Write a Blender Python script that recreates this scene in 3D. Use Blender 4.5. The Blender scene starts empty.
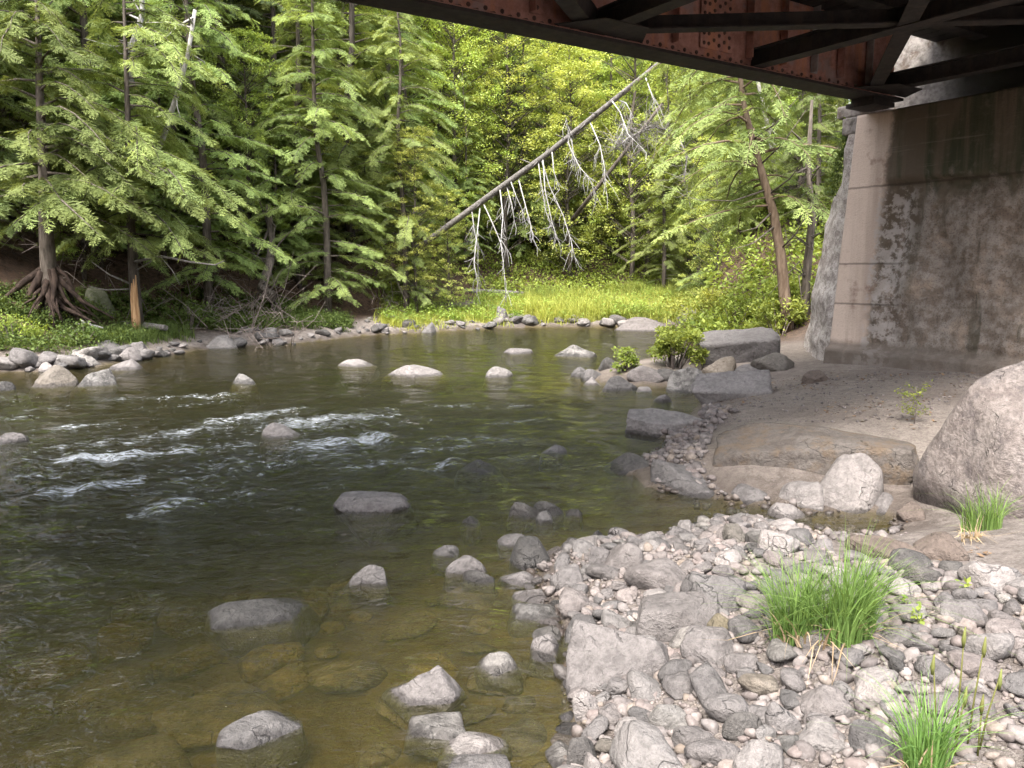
EXPO = 2.1
import bpy, bmesh, math, random
import numpy as np
from mathutils import Vector, Matrix, Euler

S = bpy.context.scene
COL = S.collection
rad = math.radians
RNG = np.random.default_rng(11)
random.seed(5)

# ------------------------------------------------------------------ camera
H = 1.9
FPX = 800.0
PITCH = rad(8.0)
Fv = np.array([0, math.cos(PITCH), -math.sin(PITCH)])
Uv = np.array([0, math.sin(PITCH), math.cos(PITCH)])
Rv = np.array([1.0, 0, 0])
C0 = np.array([0, 0, H])

cd = bpy.data.cameras.new('camera')
cam = bpy.data.objects.new('camera', cd)
COL.objects.link(cam)
cam.location = (0, 0, H)
cam.rotation_euler = (rad(90) - PITCH, 0, 0)
cd.sensor_fit = 'HORIZONTAL'
cd.sensor_width = 36
cd.lens = 36 * FPX / 1024
cd.clip_start = 0.05
cd.clip_end = 600
S.camera = cam


def ray(x, y):
    return Fv + Rv * (x - 512) / FPX + Uv * (384 - y) / FPX


def at_z(x, y, z=0.0):
    d = ray(x, y)
    return C0 + d * ((z - H) / d[2])


def at_y(x, y, Y):
    d = ray(x, y)
    return C0 + d * (Y / d[1])


# ------------------------------------------------------------------ helpers
def tag(o, label=None, cat=None, group=None, kind=None):
    if label: o['label'] = label
    if cat: o['category'] = cat
    if group: o['group'] = group
    if kind: o['kind'] = kind
    return o


def link(name, me, mat=None, parent=None):
    o = bpy.data.objects.new(name, me)
    COL.objects.link(o)
    if mat is not None and not me.materials:
        me.materials.append(mat)
    if parent is not None:
        o.parent = parent
    return o


def empty(name, loc=(0, 0, 0), rz=0.0):
    o = bpy.data.objects.new(name, None)
    o.empty_display_size = 0.2
    COL.objects.link(o)
    o.location = loc
    o.rotation_euler = (0, 0, rz)
    return o


def mesh_np(name, v, f, smooth=True, attrs=None):
    """v (n,3); f (m,k) with k=3 or 4"""
    v = np.asarray(v, dtype=np.float32)
    f = np.asarray(f, dtype=np.int32)
    me = bpy.data.meshes.new(name)
    me.vertices.add(len(v))
    me.vertices.foreach_set('co', v.ravel())
    k = f.shape[1]
    me.loops.add(f.size)
    me.loops.foreach_set('vertex_index', f.ravel())
    me.polygons.add(len(f))
    me.polygons.foreach_set('loop_start', np.arange(0, f.size, k, dtype=np.int32))
    me.polygons.foreach_set('loop_total', np.full(len(f), k, dtype=np.int32))
    me.polygons.foreach_set('use_smooth', np.full(len(f), smooth, dtype=bool))
    me.update(calc_edges=True)
    for nm, arr in (attrs or {}).items():
        a = me.attributes.new(nm, 'FLOAT', 'POINT')
        a.data.foreach_set('value', np.asarray(arr, dtype=np.float32))
    return me


class MB:
    """collects boxes, tubes and polygons into one mesh"""
    def __init__(self):
        self.v = []; self.f = []; self.sm = []; self.alt = []

    def add(self, vs, fs, smooth=False):
        b = len(self.v)
        self.v += [tuple(p) for p in vs]
        self.f += [tuple(b + i for i in q) for q in fs]
        self.sm += [smooth] * len(fs)

    def box(self, c, s, M=None):
        x, y, z = s[0] / 2, s[1] / 2, s[2] / 2
        vs = [Vector((i * x, j * y, k * z)) for k in (-1, 1) for j in (-1, 1) for i in (-1, 1)]
        if M is not None:
            vs = [M @ p for p in vs]
        vs = [p + Vector(c) for p in vs]
        self.add(vs, [(0, 2, 3, 1), (4, 5, 7, 6), (0, 1, 5, 4), (2, 6, 7, 3), (0, 4, 6, 2), (1, 3, 7, 5)])

    def bar(self, a, b, w, h):
        a = Vector(a); b = Vector(b); d = b - a
        M = d.to_track_quat('X', 'Z').to_matrix()
        self.box((a + b) / 2, (d.length, w, h), M)

    def tube(self, pts, rs, n=6, cap=True):
        pts = [Vector(p) for p in pts]
        if not hasattr(rs, '__len__'):
            rs = [rs] * len(pts)
        b = len(self.v)
        ref = None
        for i, p in enumerate(pts):
            d = (pts[min(i + 1, len(pts) - 1)] - pts[max(i - 1, 0)]).normalized()
            if ref is None:
                ref = d.orthogonal().normalized()
            ref = (ref - d * ref.dot(d)).normalized()
            s = d.cross(ref)
            for k in range(n):
                a = 2 * math.pi * k / n
                self.v.append(tuple(p + (ref * math.cos(a) + s * math.sin(a)) * rs[i]))
        for i in range(len(pts) - 1):
            for k in range(n):
                k2 = (k + 1) % n
                self.f.append((b + i * n + k, b + i * n + k2, b + (i + 1) * n + k2, b + (i + 1) * n + k))
                self.sm.append(True)
        if cap:
            self.f.append(tuple(b + k for k in range(n))[::-1]); self.sm.append(False)
            e = b + (len(pts) - 1) * n
            self.f.append(tuple(e + k for k in range(n))); self.sm.append(False)

    def mesh(self, name):
        me = bpy.data.meshes.new(name)
        me.from_pydata(self.v, [], self.f)
        me.polygons.foreach_set('use_smooth', self.sm)
        for i in self.alt: me.polygons[i].material_index = 1
        me.update()
        return me

    def build(self, name, mat=None, parent=None):
        return link(name, self.mesh(name), mat, parent)


# vectorised smooth noise (sum of sines in random directions)
def make_noise(seed, dim=3, n=9):
    r = np.random.default_rng(seed)
    d = r.normal(size=(n, dim)); d /= np.linalg.norm(d, axis=1)[:, None]
    ph = r.uniform(0, 6.28, n); fr = r.uniform(0.7, 1.5, n)
    def f(p, s=1.0):
        return np.sin((p @ d.T) * (s * fr) + ph).sum(1) / math.sqrt(n) * 1.2
    return f


def fbm(p, s, seed, oct=4, dim=3):
    out = 0; a = 1.0
    for i in range(oct):
        out = out + a * make_noise(seed + 31 * i, dim)(p, s)
        s *= 2.1; a *= 0.5
    return out * 0.5


def sst(a, b, x):
    t = np.clip((x - a) / (b - a), 0, 1)
    return t * t * (3 - 2 * t)


# ------------------------------------------------------------------ node helper
class NT:
    def __init__(self, name):
        self.m = bpy.data.materials.new(name)
        self.m.use_nodes = True
        self.t = self.m.node_tree
        self.t.nodes.clear()
        self.out = self.t.nodes.new('ShaderNodeOutputMaterial')

    def n(self, typ, ins=None, **props):
        nd = self.t.nodes.new('ShaderNode' + typ)
        for k, v in props.items():
            setattr(nd, k, v)
        for k, v in (ins or {}).items():
            s = nd.inputs[k]
            if isinstance(v, bpy.types.NodeSocket):
                self.t.links.new(v, s)
            elif isinstance(v, bpy.types.Node):
                self.t.links.new(v.outputs[0], s)
            elif hasattr(v, '__len__') and s.type == 'RGBA' and len(v) == 3:
                s.default_value = (*v, 1)
            else:
                s.default_value = v
        return nd

    def math(self, op, a, b=0.0, c=None, clamp=False):
        d = {0: a, 1: b}
        if c is not None: d[2] = c
        return self.n('Math', d, operation=op, use_clamp=clamp).outputs[0]

    def ss(self, a, b, x):
        return self.n('MapRange', {'Value': x, 'From Min': a, 'From Max': b}, interpolation_type='SMOOTHSTEP').outputs[0]

    def mix(self, f, a, b, typ='MIX'):
        nd = self.n('Mix', None, data_type='RGBA', blend_type=typ)
        for i, v in ((0, f), (6, a), (7, b)):
            s = nd.inputs[i]
            if isinstance(v, bpy.types.NodeSocket): self.t.links.new(v, s)
            elif i == 0: s.default_value = v
            else: s.default_value = (*v, 1)
        return nd.outputs[2]

    def noise(self, vec, scale, detail=4, rough=0.55, dist=0.0):
        return self.n('TexNoise', {'Vector': vec, 'Scale': scale, 'Detail': detail, 'Roughness': rough, 'Distortion': dist}).outputs['Fac']

    def mapping(self, vec, scale=(1, 1, 1), rot=(0, 0, 0), loc=(0, 0, 0)):
        return self.n('Mapping', {'Vector': vec, 'Scale': scale, 'Rotation': rot, 'Location': loc}).outputs[0]

    def ramp(self, fac, stops, interp='LINEAR'):
        nd = self.n('ValToRGB', {'Fac': fac})
        cr = nd.color_ramp; cr.interpolation = interp
        while len(cr.elements) < len(stops): cr.elements.new(0.5)
        for e, (p, c) in zip(cr.elements, stops):
            e.position = p
            e.color = (*c, 1) if len(c) == 3 else c
        return nd.outputs[0]

    def attr(self, name, typ='GEOMETRY'):
        return self.n('Attribute', None, attribute_name=name, attribute_type=typ).outputs['Fac']

    def bump(self, h, strength=0.5, dist=0.02, normal=None):
        d = {'Height': h, 'Strength': strength, 'Distance': dist}
        if normal is not None: d['Normal'] = normal
        return self.n('Bump', d).outputs[0]

    def principled(self, col, rough=0.8, normal=None, spec=0.3):
        d = {'Base Color': col, 'Roughness': rough, 'Specular IOR Level': spec}
        if normal is not None: d['Normal'] = normal
        return self.n('BsdfPrincipled', d).outputs[0]

    def done(self, s):
        self.t.links.new(s, self.out.inputs['Surface'])
        return self.m


def obj_co(k):
    return k.n('TexCoord').outputs['Object']


def world_pos(k):
    return k.n('NewGeometry').outputs['Position']


def rock_mat(name, a, b, speck=0.35, tint=None, lichen=0.0):
    k = NT(name)
    co = obj_co(k); pos = world_pos(k)
    rnd = k.n('ObjectInfo').outputs['Random']
    cw = k.n('VectorMath', {0: co, 1: k.n('CombineXYZ', {0: k.math('MULTIPLY', rnd, 37.0), 1: k.math('MULTIPLY', rnd, 91.0)})}, operation='ADD').outputs[0]
    n1 = k.noise(pos, 3.5, 5, 0.6)
    n2 = k.noise(pos, 16, 5, 0.65)
    n3 = k.noise(pos, 75, 4, 0.75); n4 = k.noise(pos, 34, 5, 0.7)
    col = k.mix(k.ss(0.38, 0.62, n1), a, b)
    col = k.mix(k.math('MULTIPLY', k.ss(0.47, 0.60, n4), 0.35), col, tuple(x * 0.55 for x in a))
    col = k.mix(k.math('MULTIPLY', k.ss(0.42, 0.62, n2), 0.4), col, tuple(min(1, x * 1.35) for x in b))
    col = k.mix(k.math('MULTIPLY', k.ss(0.52, 0.7, n3), speck * 0.6), col, tuple(x * 0.35 for x in a))
    wv_ = k.n('VectorMath', {0: pos, 1: k.n('VectorMath', {0: k.n('TexNoise', {'Vector': pos, 'Scale': 4.0, 'Detail': 4}).outputs['Color'], 1: (0.35, 0.35, 0.35)}, operation='MULTIPLY').outputs[0]}, operation='ADD').outputs[0]
    vor = k.n('TexVoronoi', {'Vector': k.mapping(wv_, (1, 1, 1.9), (0.3, 0.2, 0.5)), 'Scale': 3.6}, feature='DISTANCE_TO_EDGE').outputs['Distance']
    crk = k.math('MULTIPLY', k.ss(0.022, 0.004, vor), k.ss(0.5, 0.62, n1))
    col = k.mix(k.math('MULTIPLY', crk, 0.42), col, tuple(x * 0.3 for x in a))
    if tint:
        col = k.mix(k.math('MULTIPLY', k.ss(0.45, 0.62, k.noise(pos, 5.0, 6, 0.7)), tint[1]), col, tint[0])
    if lichen:
        col = k.mix(k.math('MULTIPLY', k.ss(0.56, 0.68, k.noise(pos, 9, 6, 0.7)), lichen), col, (0.07, 0.09, 0.03))
    val = k.math('ADD', k.math('MULTIPLY', rnd, 0.24), 0.38)
    hs = k.n('HueSaturation', {'Color': col, 'Value': val, 'Saturation': k.math('ADD', 0.75, k.math('MULTIPLY', rnd, 0.4))}).outputs[0]
    z = k.n('SeparateXYZ', {0: pos}).outputs[2]
    wl = k.math('ADD', k.attr('wet', 'OBJECT'), k.math('MULTIPLY', k.math('SUBTRACT', n2, 0.5), 0.12))
    wl = k.math('ADD', wl, k.math('MULTIPLY', k.math('SUBTRACT', n1, 0.5), 0.12))
    wet = k.ss(-0.012, 0.012, k.math('SUBTRACT', wl, z))
    hs = k.mix(wet, hs, k.mix(1.0, hs, (0.42, 0.41, 0.41), 'MULTIPLY'))
    hs = k.mix(k.math('MULTIPLY', k.ss(0.0, -0.03, z), k.ss(-0.5, -0.4, k.attr('wet', 'OBJECT'))), hs, (0.045, 0.04, 0.019))
    rough = k.math('SUBTRACT', 0.88, k.math('MULTIPLY', wet, 0.5))
    hgt = k.math('ADD', k.math('MULTIPLY', n2, 0.8), k.math('ADD', k.math('MULTIPLY', n4, 0.45), k.math('MULTIPLY', n3, 0.25)))
    hgt = k.math('SUBTRACT', hgt, k.math('MULTIPLY', crk, 0.5))
    nb = k.bump(hgt, 1.0, 0.045)
    return k.done(k.principled(hs, rough, nb, 0.35))


M = {}
M['grey'] = rock_mat('grey_stone', (0.19, 0.172, 0.168), (0.295, 0.27, 0.263))
M['pale'] = rock_mat('pale_stone', (0.30, 0.272, 0.26), (0.43, 0.39, 0.373), 0.4)
M['dark'] = rock_mat('dark_stone', (0.10, 0.093, 0.09), (0.18, 0.165, 0.155))
M['tan'] = rock_mat('tan_stone', (0.23, 0.195, 0.16), (0.34, 0.295, 0.25))
M['pink'] = rock_mat('pinkish_stone', (0.25, 0.215, 0.205), (0.36, 0.315, 0.30))
M['yellow'] = rock_mat('yellow_stone', (0.25, 0.20, 0.11), (0.33, 0.27, 0.17))
M['mottled'] = rock_mat('mottled_stone', (0.24, 0.22, 0.205), (0.44, 0.41, 0.385), 0.3, ((0.07, 0.062, 0.058), 0.75))
M['mossy'] = rock_mat('mossy_stone', (0.15, 0.155, 0.11), (0.21, 0.215, 0.16), 0.3, ((0.07, 0.095, 0.03), 0.7))
M['tantop'] = rock_mat('tan_stained_stone', (0.21, 0.17, 0.145), (0.29, 0.245, 0.215), 0.25, ((0.34, 0.22, 0.12), 0.65))
M['muddy'] = rock_mat('muddy_stone', (0.165, 0.13, 0.112), (0.22, 0.175, 0.15), 0.2)
M['granite'] = rock_mat('pink_granite', (0.36, 0.275, 0.245), (0.58, 0.475, 0.425), 0.45, ((0.17, 0.135, 0.14), 0.6))
M['rivergold'] = rock_mat('algae_stone', (0.06, 0.05, 0.022), (0.20, 0.155, 0.065), 0.25)


def simple_mat(name, a, b, scale=(8, 8, 8), rough=0.85, bump=0.4, n2=None):
    k = NT(name)
    co = obj_co(k)
    mp = k.mapping(co, scale)
    f = k.noise(mp, 1.0, 5, 0.65)
    col = k.mix(k.ss(0.35, 0.65, f), a, b)
    rnd = k.n('ObjectInfo').outputs['Random']
    col = k.n('HueSaturation', {'Color': col, 'Value': k.math('ADD', 0.75, k.math('MULTIPLY', rnd, 0.5))}).outputs[0]
    return k.done(k.principled(col, rough, k.bump(f, bump, 0.02), 0.2))


M['bark'] = simple_mat('bark', (0.045, 0.037, 0.03), (0.11, 0.092, 0.078), (14, 14, 2.5))
M['bark_brown'] = simple_mat('brown_bark', (0.085, 0.058, 0.04), (0.17, 0.125, 0.09), (14, 14, 2.5))
M['bark_pale'] = simple_mat('pale_bark', (0.22, 0.205, 0.185), (0.42, 0.40, 0.37), (9, 9, 5))
M['bark_peel'] = simple_mat('peeled_wood', (0.22, 0.125, 0.06), (0.42, 0.27, 0.15), (20, 20, 1.6))
M['deadgrey'] = simple_mat('dead_grey_wood', (0.10, 0.09, 0.083), (0.21, 0.195, 0.185), (16, 16, 16))
M['deadwhite'] = simple_mat('bleached_wood', (0.22, 0.21, 0.205), (0.36, 0.35, 0.34), (16, 16, 16))
M['root'] = simple_mat('red_root_wood', (0.022, 0.014, 0.011), (0.07, 0.048, 0.038), (12, 12, 3))
M['twig'] = simple_mat('dead_twig', (0.11, 0.085, 0.075), (0.2, 0.17, 0.155), (20, 20, 20))


def leaf_mat(name, dark, light, trans=0.35, objvar=0.35):
    k = NT(name)
    t = k.attr('tint')
    rnd = k.n('ObjectInfo').outputs['Random']
    col = k.mix(t, dark, light)
    col = k.n('HueSaturation', {'Color': col, 'Hue': k.math('ADD', 0.485, k.math('MULTIPLY', rnd, 0.03)),
                                'Value': k.math('ADD', 1.0 - objvar / 2, k.math('MULTIPLY', rnd, objvar))}).outputs[0]
    d = k.n('BsdfPrincipled', {'Base Color': col, 'Roughness': 0.6, 'Specular IOR Level': 0.2}).outputs[0]
    tr = k.n('BsdfTranslucent', {'Color': k.mix(1.0, col, (1.1, 1.0, 0.55), 'MULTIPLY')}).outputs[0]
    mx = k.n('MixShader', {0: trans, 1: d, 2: tr})
    return k.done(mx.outputs[0])


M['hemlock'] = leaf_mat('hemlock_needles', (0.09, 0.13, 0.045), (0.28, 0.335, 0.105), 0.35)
M['hemlock_lit'] = leaf_mat('sunlit_hemlock_needles', (0.145, 0.205, 0.072), (0.42, 0.51, 0.17), 0.4)  # lit copy of the hemlock needles, stronger daylight put into the colour
M['maple'] = leaf_mat('fresh_broad_leaves', (0.28, 0.36, 0.085), (0.61, 0.68, 0.22), 0.42)
M['midgreen'] = leaf_mat('mid_green_leaves', (0.14, 0.20, 0.055), (0.36, 0.43, 0.11), 0.42)
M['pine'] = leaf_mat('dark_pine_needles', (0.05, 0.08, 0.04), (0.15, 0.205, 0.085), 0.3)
M['grass_far'] = leaf_mat('meadow_grass', (0.17, 0.22, 0.05), (0.47, 0.50, 0.12), 0.45)
M['grass_tuft'] = leaf_mat('tuft_grass', (0.085, 0.17, 0.045), (0.25, 0.40, 0.115), 0.45)
M['dry'] = leaf_mat('dry_grass', (0.25, 0.17, 0.11), (0.45, 0.34, 0.24), 0.3)
M['under'] = leaf_mat('undergrowth_leaves', (0.045, 0.07, 0.02), (0.15, 0.20, 0.055), 0.4)
M['bush'] = leaf_mat('bush_leaves', (0.13, 0.19, 0.04), (0.36, 0.44, 0.10), 0.45)
M['seed'] = leaf_mat('seed_heads', (0.18, 0.19, 0.06), (0.32, 0.33, 0.12), 0.4)

# ------------------------------------------------------------------ terrain
RS_PX = [(565, 768), (574, 700), (573, 655), (566, 622), (545, 600), (536, 575), (552, 556), (600, 545), (645, 545),
         (690, 531), (735, 522), (775, 527), (850, 541), (905, 533), (880, 512), (800, 511), (730, 502), (690, 494),
         (650, 490), (622, 470), (660, 455), (668, 440), (640, 428), (690, 417), (702, 399), (690, 386), (640, 387),
         (585, 380), (592, 372), (640, 362), (688, 352), (690, 338), (760, 325), (900, 317)]
LS_PX = [(900, 311), (780, 320), (700, 323), (660, 328), (560, 327), (500, 328), (430, 332), (370, 335), (300, 343), (220, 347),
         (150, 358), (100, 366), (55, 372), (0, 371)]
RS = np.array([(-0.9, -6), (-0.5, 0.5)] + [tuple(at_z(x, y)[:2]) for x, y in RS_PX] + [(40, 62)])
LS = np.array([(44, 66)] + [tuple(at_z(x, y)[:2]) for x, y in LS_PX] + [(-12.5, 13.5), (-14, 8), (-14, 0), (-12, -6)])
POLY = np.vstack([RS, LS])


def seg_dist(p, pts):
    best = np.full(len(p), 1e9)
    for a, b in zip(pts[:-1], pts[1:]):
        ab = b - a
        t = np.clip(((p - a) @ ab) / (ab @ ab), 0, 1)
        d = np.linalg.norm(p - (a + t[:, None] * ab), axis=1)
        best = np.minimum(best, d)
    return best


def inside(p, poly):
    r = np.zeros(len(p), bool)
    x, y = p[:, 0], p[:, 1]
    j = len(poly) - 1
    for i in range(len(poly)):
        xi, yi = poly[i]; xj, yj = poly[j]
        c = ((yi > y) != (yj > y)) & (x < (xj - xi) * (y - yi) / (yj - yi + 1e-12) + xi)
        r ^= c
        j = i
    return r


AZ = rad(56.6)
V2 = np.array([math.sin(AZ), math.cos(AZ)])      # bridge axis, into the abutment
U2 = np.array([math.cos(AZ), -math.sin(AZ)])     # along the abutment face, towards the camera side
ABUT = at_z(827, 362, 0.45)[:2]


def terrain(p, info=False):
    p = np.asarray(p, dtype=float).reshape(-1, 2)
    dR = seg_dist(p, RS); dL = seg_dist(p, LS)
    ins = inside(p, POLY)
    d = np.minimum(dR, dL)
    # water bed
    bed = -(0.03 + 0.52 * (1 - np.exp(-d / 2.8)))
    # right bank
    zr = 0.60 * (1 - np.exp(-dR / 1.8)) + 0.02
    s = (p - ABUT) @ V2
    zr = zr + np.clip(s - 2.5, 0, 9) * 0.45 * sst(4.0, 7.0, p[:, 0])
    zr = zr + np.clip(p[:, 1] - 22, 0, 40) * 0.08
    # left / far bank
    hs = 2.2 + 6.0 * sst(-6, 0.5, p[:, 0])
    zl = 0.32 * (1 - np.exp(-dL / 0.7)) + 0.085 * dL
    zl = zl + 20 * (1 - np.exp(-np.clip(dL - hs, 0, 80) * 0.58 / 20))
    land = np.where(dR < dL, zr, zl)
    q = np.c_[p, np.zeros(len(p))]
    nz = fbm(q, 2.3, 3, 3)
    big = fbm(q, 0.5, 8, 2)
    land = land + nz * 0.025 * sst(0, 0.6, d) + big * 0.25 * sst(3, 8, dL) * (dL < dR)
    z = np.where(ins, bed + nz * 0.03, land)
    if info:
        return z, dR, dL, ins
    return z


def gz(x, y):
    return float(terrain([[x, y]])[0])


def at_ground(x, y, water=True):
    """point of the ground (or the water level) under a pixel"""
    d = ray(x, y)
    ts = np.geomspace(1.5, 90, 500)
    P = C0 + ts[:, None] * d
    g = terrain(P[:, :2])
    if water: g = np.maximum(g, 0.0)
    k = np.argmax(P[:, 2] < g)
    if k == 0: return P[-1]
    a, b = ts[k - 1], ts[k]
    for _ in range(12):
        m = (a + b) / 2; q = C0 + m * d
        gg = gz(q[0], q[1])
        if water: gg = max(gg, 0)
        if q[2] < gg: b = m
        else: a = m
    return C0 + b * d


def axis(parts):
    out = []
    for a, b, st in parts:
        out.append(np.arange(a, b, st))
    out.append(np.array([parts[-1][1]]))
    return np.concatenate(out)


def grid_faces(nx, ny):
    i = np.arange(nx - 1)[None, :] + np.arange(ny - 1)[:, None] * nx
    i = i.ravel()
    return np.c_[i, i + 1, i + 1 + nx, i + nx]


gx = axis([(-160, -60, 10), (-60, -16, 1.0), (-16, -6, 0.3), (-6, 6, 0.09), (6, 12, 0.2), (12, 30, 0.8), (30, 120, 6)])
gy = axis([(-60, -10, 5), (-10, 0, 0.7), (0, 12, 0.09), (12, 22, 0.22), (22, 40, 0.45), (40, 90, 2), (90, 190, 10)])
GX, GY = np.meshgrid(gx, gy)
P2 = np.c_[GX.ravel(), GY.ravel()]
z, dR, dL, ins = terrain(P2, True)
a_bed = np.where(ins, 1.0, 0.0)
right = dR < dL
sand = right & ~ins
sx = P2[:, 0]; sy = P2[:, 1]
a_sand = np.where(sand, sst(5.6, 7.2, sy), 0.0)
a_forest = np.where(~right & ~ins, sst(0.3, 1.6, dL - 5.0 * sst(-6, 0.5, sx)), 0.0)
a_forest = np.maximum(a_forest, np.where(right & ~ins, sst(14.5, 17.5, sy), 0))
me = mesh_np('ground', np.c_[P2, z], grid_faces(len(gx), len(gy)), True,
             {'bed': a_bed, 'sand': a_sand, 'forest': a_forest, 'dshore': np.minimum(dR, dL)})

k = NT('ground_soil')
pos = world_pos(k)
n1 = k.noise(pos, 1.2, 6, 0.6); n2 = k.noise(pos, 9, 6, 0.65); n3 = k.noise(pos, 60, 4, 0.7)
grav = k.mix(k.ss(0.35, 0.68, n2), (0.14, 0.118, 0.106), (0.25, 0.215, 0.195))
grav = k.mix(k.math('MULTIPLY', k.ss(0.5, 0.65, n3), 0.6), grav, (0.36, 0.32, 0.29))
sandc = k.mix(k.ss(0.35, 0.65, n2), (0.20, 0.168, 0.146), (0.285, 0.243, 0.212))
sandc = k.mix(k.math('MULTIPLY', k.ss(0.48, 0.6, n3), 0.65), sandc, (0.35, 0.30, 0.265))
sandc = k.mix(k.math('MULTIPLY', k.ss(0.52, 0.62, k.noise(pos, 28, 5, 0.75)), 0.55), sandc, (0.13, 0.10, 0.086))
sandc = k.mix(k.math('MULTIPLY', k.ss(0.48, 0.6, n1), 0.4), sandc, (0.16, 0.127, 0.11))
fo = k.mix(k.ss(0.35, 0.65, n2), (0.045, 0.030, 0.022), (0.10, 0.062, 0.042))
fo = k.mix(k.math('MULTIPLY', k.ss(0.5, 0.65, n3), 0.6), fo, (0.17, 0.105, 0.07))
bed = k.mix(k.ss(0.38, 0.62, k.noise(pos, 2.6, 5, 0.6)), (0.09, 0.07, 0.028), (0.165, 0.135, 0.05))
bed = k.mix(k.math('MULTIPLY', k.ss(0.48, 0.66, n2), 0.45), bed, (0.20, 0.155, 0.055))
bank = k.mix(k.ss(0.4, 0.6, n2), (0.07, 0.055, 0.035), (0.14, 0.12, 0.07))
c = k.mix(k.attr('sand'), grav, sandc)
c = k.mix(k.attr('forest'), c, fo)
c = k.mix(k.attr('bed'), c, bed)
wetm = k.math('SUBTRACT', 1.0, k.ss(0.05, k.math('ADD', 0.14, k.math('MULTIPLY', k.attr('sand'), 0.16)), k.math('ADD', k.n('SeparateXYZ', {0: pos}).outputs[2], k.math('MULTIPLY', k.math('SUBTRACT', n2, 0.5), 0.12))))
c = k.mix(k.math('MULTIPLY', wetm, 0.6), c, k.mix(1.0, c, (0.4, 0.36, 0.33), 'MULTIPLY'))
hh = k.math('ADD', k.math('MULTIPLY', n2, 0.6), k.math('MULTIPLY', n3, 0.4))
M['ground'] = k.done(k.principled(c, k.math('SUBTRACT', 0.92, k.math('MULTIPLY', wetm, 0.4)), k.bump(hh, 1.0, 0.09), 0.25))
tag(link('ground', me, M['ground']), kind='structure')
ZG = z.reshape(len(gy), len(gx))
terrain_exact = terrain


def terrain(p, info=False):
    """height of the ground sheet (bilinear on its own grid)"""
    if info: return terrain_exact(p, True)
    p = np.asarray(p, dtype=float).reshape(-1, 2)
    i = np.clip(np.searchsorted(gx, p[:, 0]) - 1, 0, len(gx) - 2); j = np.clip(np.searchsorted(gy, p[:, 1]) - 1, 0, len(gy) - 2)
    a = np.clip((p[:, 0] - gx[i]) / (gx[i + 1] - gx[i]), 0, 1); b = np.clip((p[:, 1] - gy[j]) / (gy[j + 1] - gy[j]), 0, 1)
    return (ZG[j, i] * (1 - a) + ZG[j, i + 1] * a) * (1 - b) + (ZG[j + 1, i] * (1 - a) + ZG[j + 1, i + 1] * a) * b


# ------------------------------------------------------------------ river water
RIFF = [  # x0,y0,x1,y1, half width in px, strength : bands of broken water
    (118, 399, 225, 396, 4, 1.0), (30, 412, 120, 400, 3, 0.6), (0, 398, 42, 396, 8, 0.8), (0, 420, 30, 418, 3, 0.5),
    (60, 447, 130, 440, 3, 0.6), (130, 441, 215, 428, 4, 0.7), (215, 424, 300, 409, 4, 0.8), (70, 460, 180, 450, 5, 1.0),
    (0, 503, 60, 494, 5, 0.9), (55, 492, 130, 482, 5, 1.0), (130, 495, 160, 493, 3, 0.8), (140, 515, 250, 493, 6, 1.0),
    (250, 493, 330, 488, 5, 0.6), (270, 512, 300, 508, 5, 0.8), (300, 424, 375, 415, 7, 0.9), (310, 446, 370, 438, 6, 0.9),
    (445, 406, 525, 408, 5, 1.0), (500, 424, 545, 421, 4, 0.9), (460, 440, 512, 440, 6, 0.8), (410, 472, 455, 464, 3, 0.8),
    (505, 463, 560, 450, 5, 0.7), (560, 470, 610, 462, 7, 0.7), (470, 525, 510, 520, 5, 0.5), (510, 502, 530, 490, 5, 0.5),
    (535, 400, 575, 402, 3, 0.6), (225, 384, 262, 384, 4, 0.9), (600, 436, 625, 432, 3, 0.4), (395, 384, 440, 388, 4, 0.4),
    (150, 408, 230, 402, 3, 0.7), (330, 398, 390, 392, 3, 0.6), (60, 428, 110, 424, 3, 0.6), (180, 452, 240, 446, 4, 0.7), (20, 478, 90, 470, 3, 0.7), (330, 470, 400, 462, 4, 0.6), (420, 452, 470, 446, 4, 0.6), (560, 446, 600, 440, 3, 0.6), (180, 482, 260, 474, 4, 0.6), (90, 520, 150, 512, 4, 0.6), (390, 424, 440, 420, 3, 0.6),
    (200, 470, 330, 452, 14, 0.35), (0, 470, 200, 500, 25, 0.3), (420, 520, 470, 512, 8, 0.35), (60, 530, 220, 520, 14, 0.35)]
wx = axis([(-46, -16, 1.2), (-16, -9, 0.12), (-9, 4.2, 0.055), (4.2, 9, 0.12), (9, 46, 1.2)])
wy = axis([(-8, 2.2, 0.6), (2.2, 13, 0.05), (13, 20, 0.09), (20, 32, 0.2), (32, 68, 1.2)])
WX, WY = np.meshgrid(wx, wy)
W2 = np.c_[WX.ravel(), WY.ravel()]
wq = np.c_[W2, np.zeros(len(W2))]
riff = np.zeros(len(W2))
for x0, y0, x1, y1, hw, st in RIFF:
    a = at_z(x0, y0)[:2]; b = at_z(x1, y1)[:2]
    hwid = max(abs(at_z((x0 + x1) / 2, (y0 + y1) / 2 - hw)[1] - at_z((x0 + x1) / 2, (y0 + y1) / 2 + hw)[1]) / 2, 0.08)
    d = seg_dist(W2 + 0.05 * np.c_[fbm(wq, 3, 70, 2), fbm(wq, 3, 77, 2)], np.array([a, b]))
    riff = np.maximum(riff, st * np.exp(-(d / hwid) ** 2))
riff *= 0.62 + 0.42 * sst(-0.4, 0.4, fbm(wq * np.array([1.0, 2.2, 1.0]), 3.4, 401, 3))
zone = np.exp(-((W2[:, 1] - 8.6) / 3.6) ** 2) * sst(2.2, -1.5, W2[:, 0])
calm = 0.16 + 0.55 * zone
amp = calm + 1.1 * riff
r = np.random.default_rng(4)
wz = np.zeros(len(W2))
NP_ = [fbm(wq, 1.1, 200 + i, 1) for i in range(6)]
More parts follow.
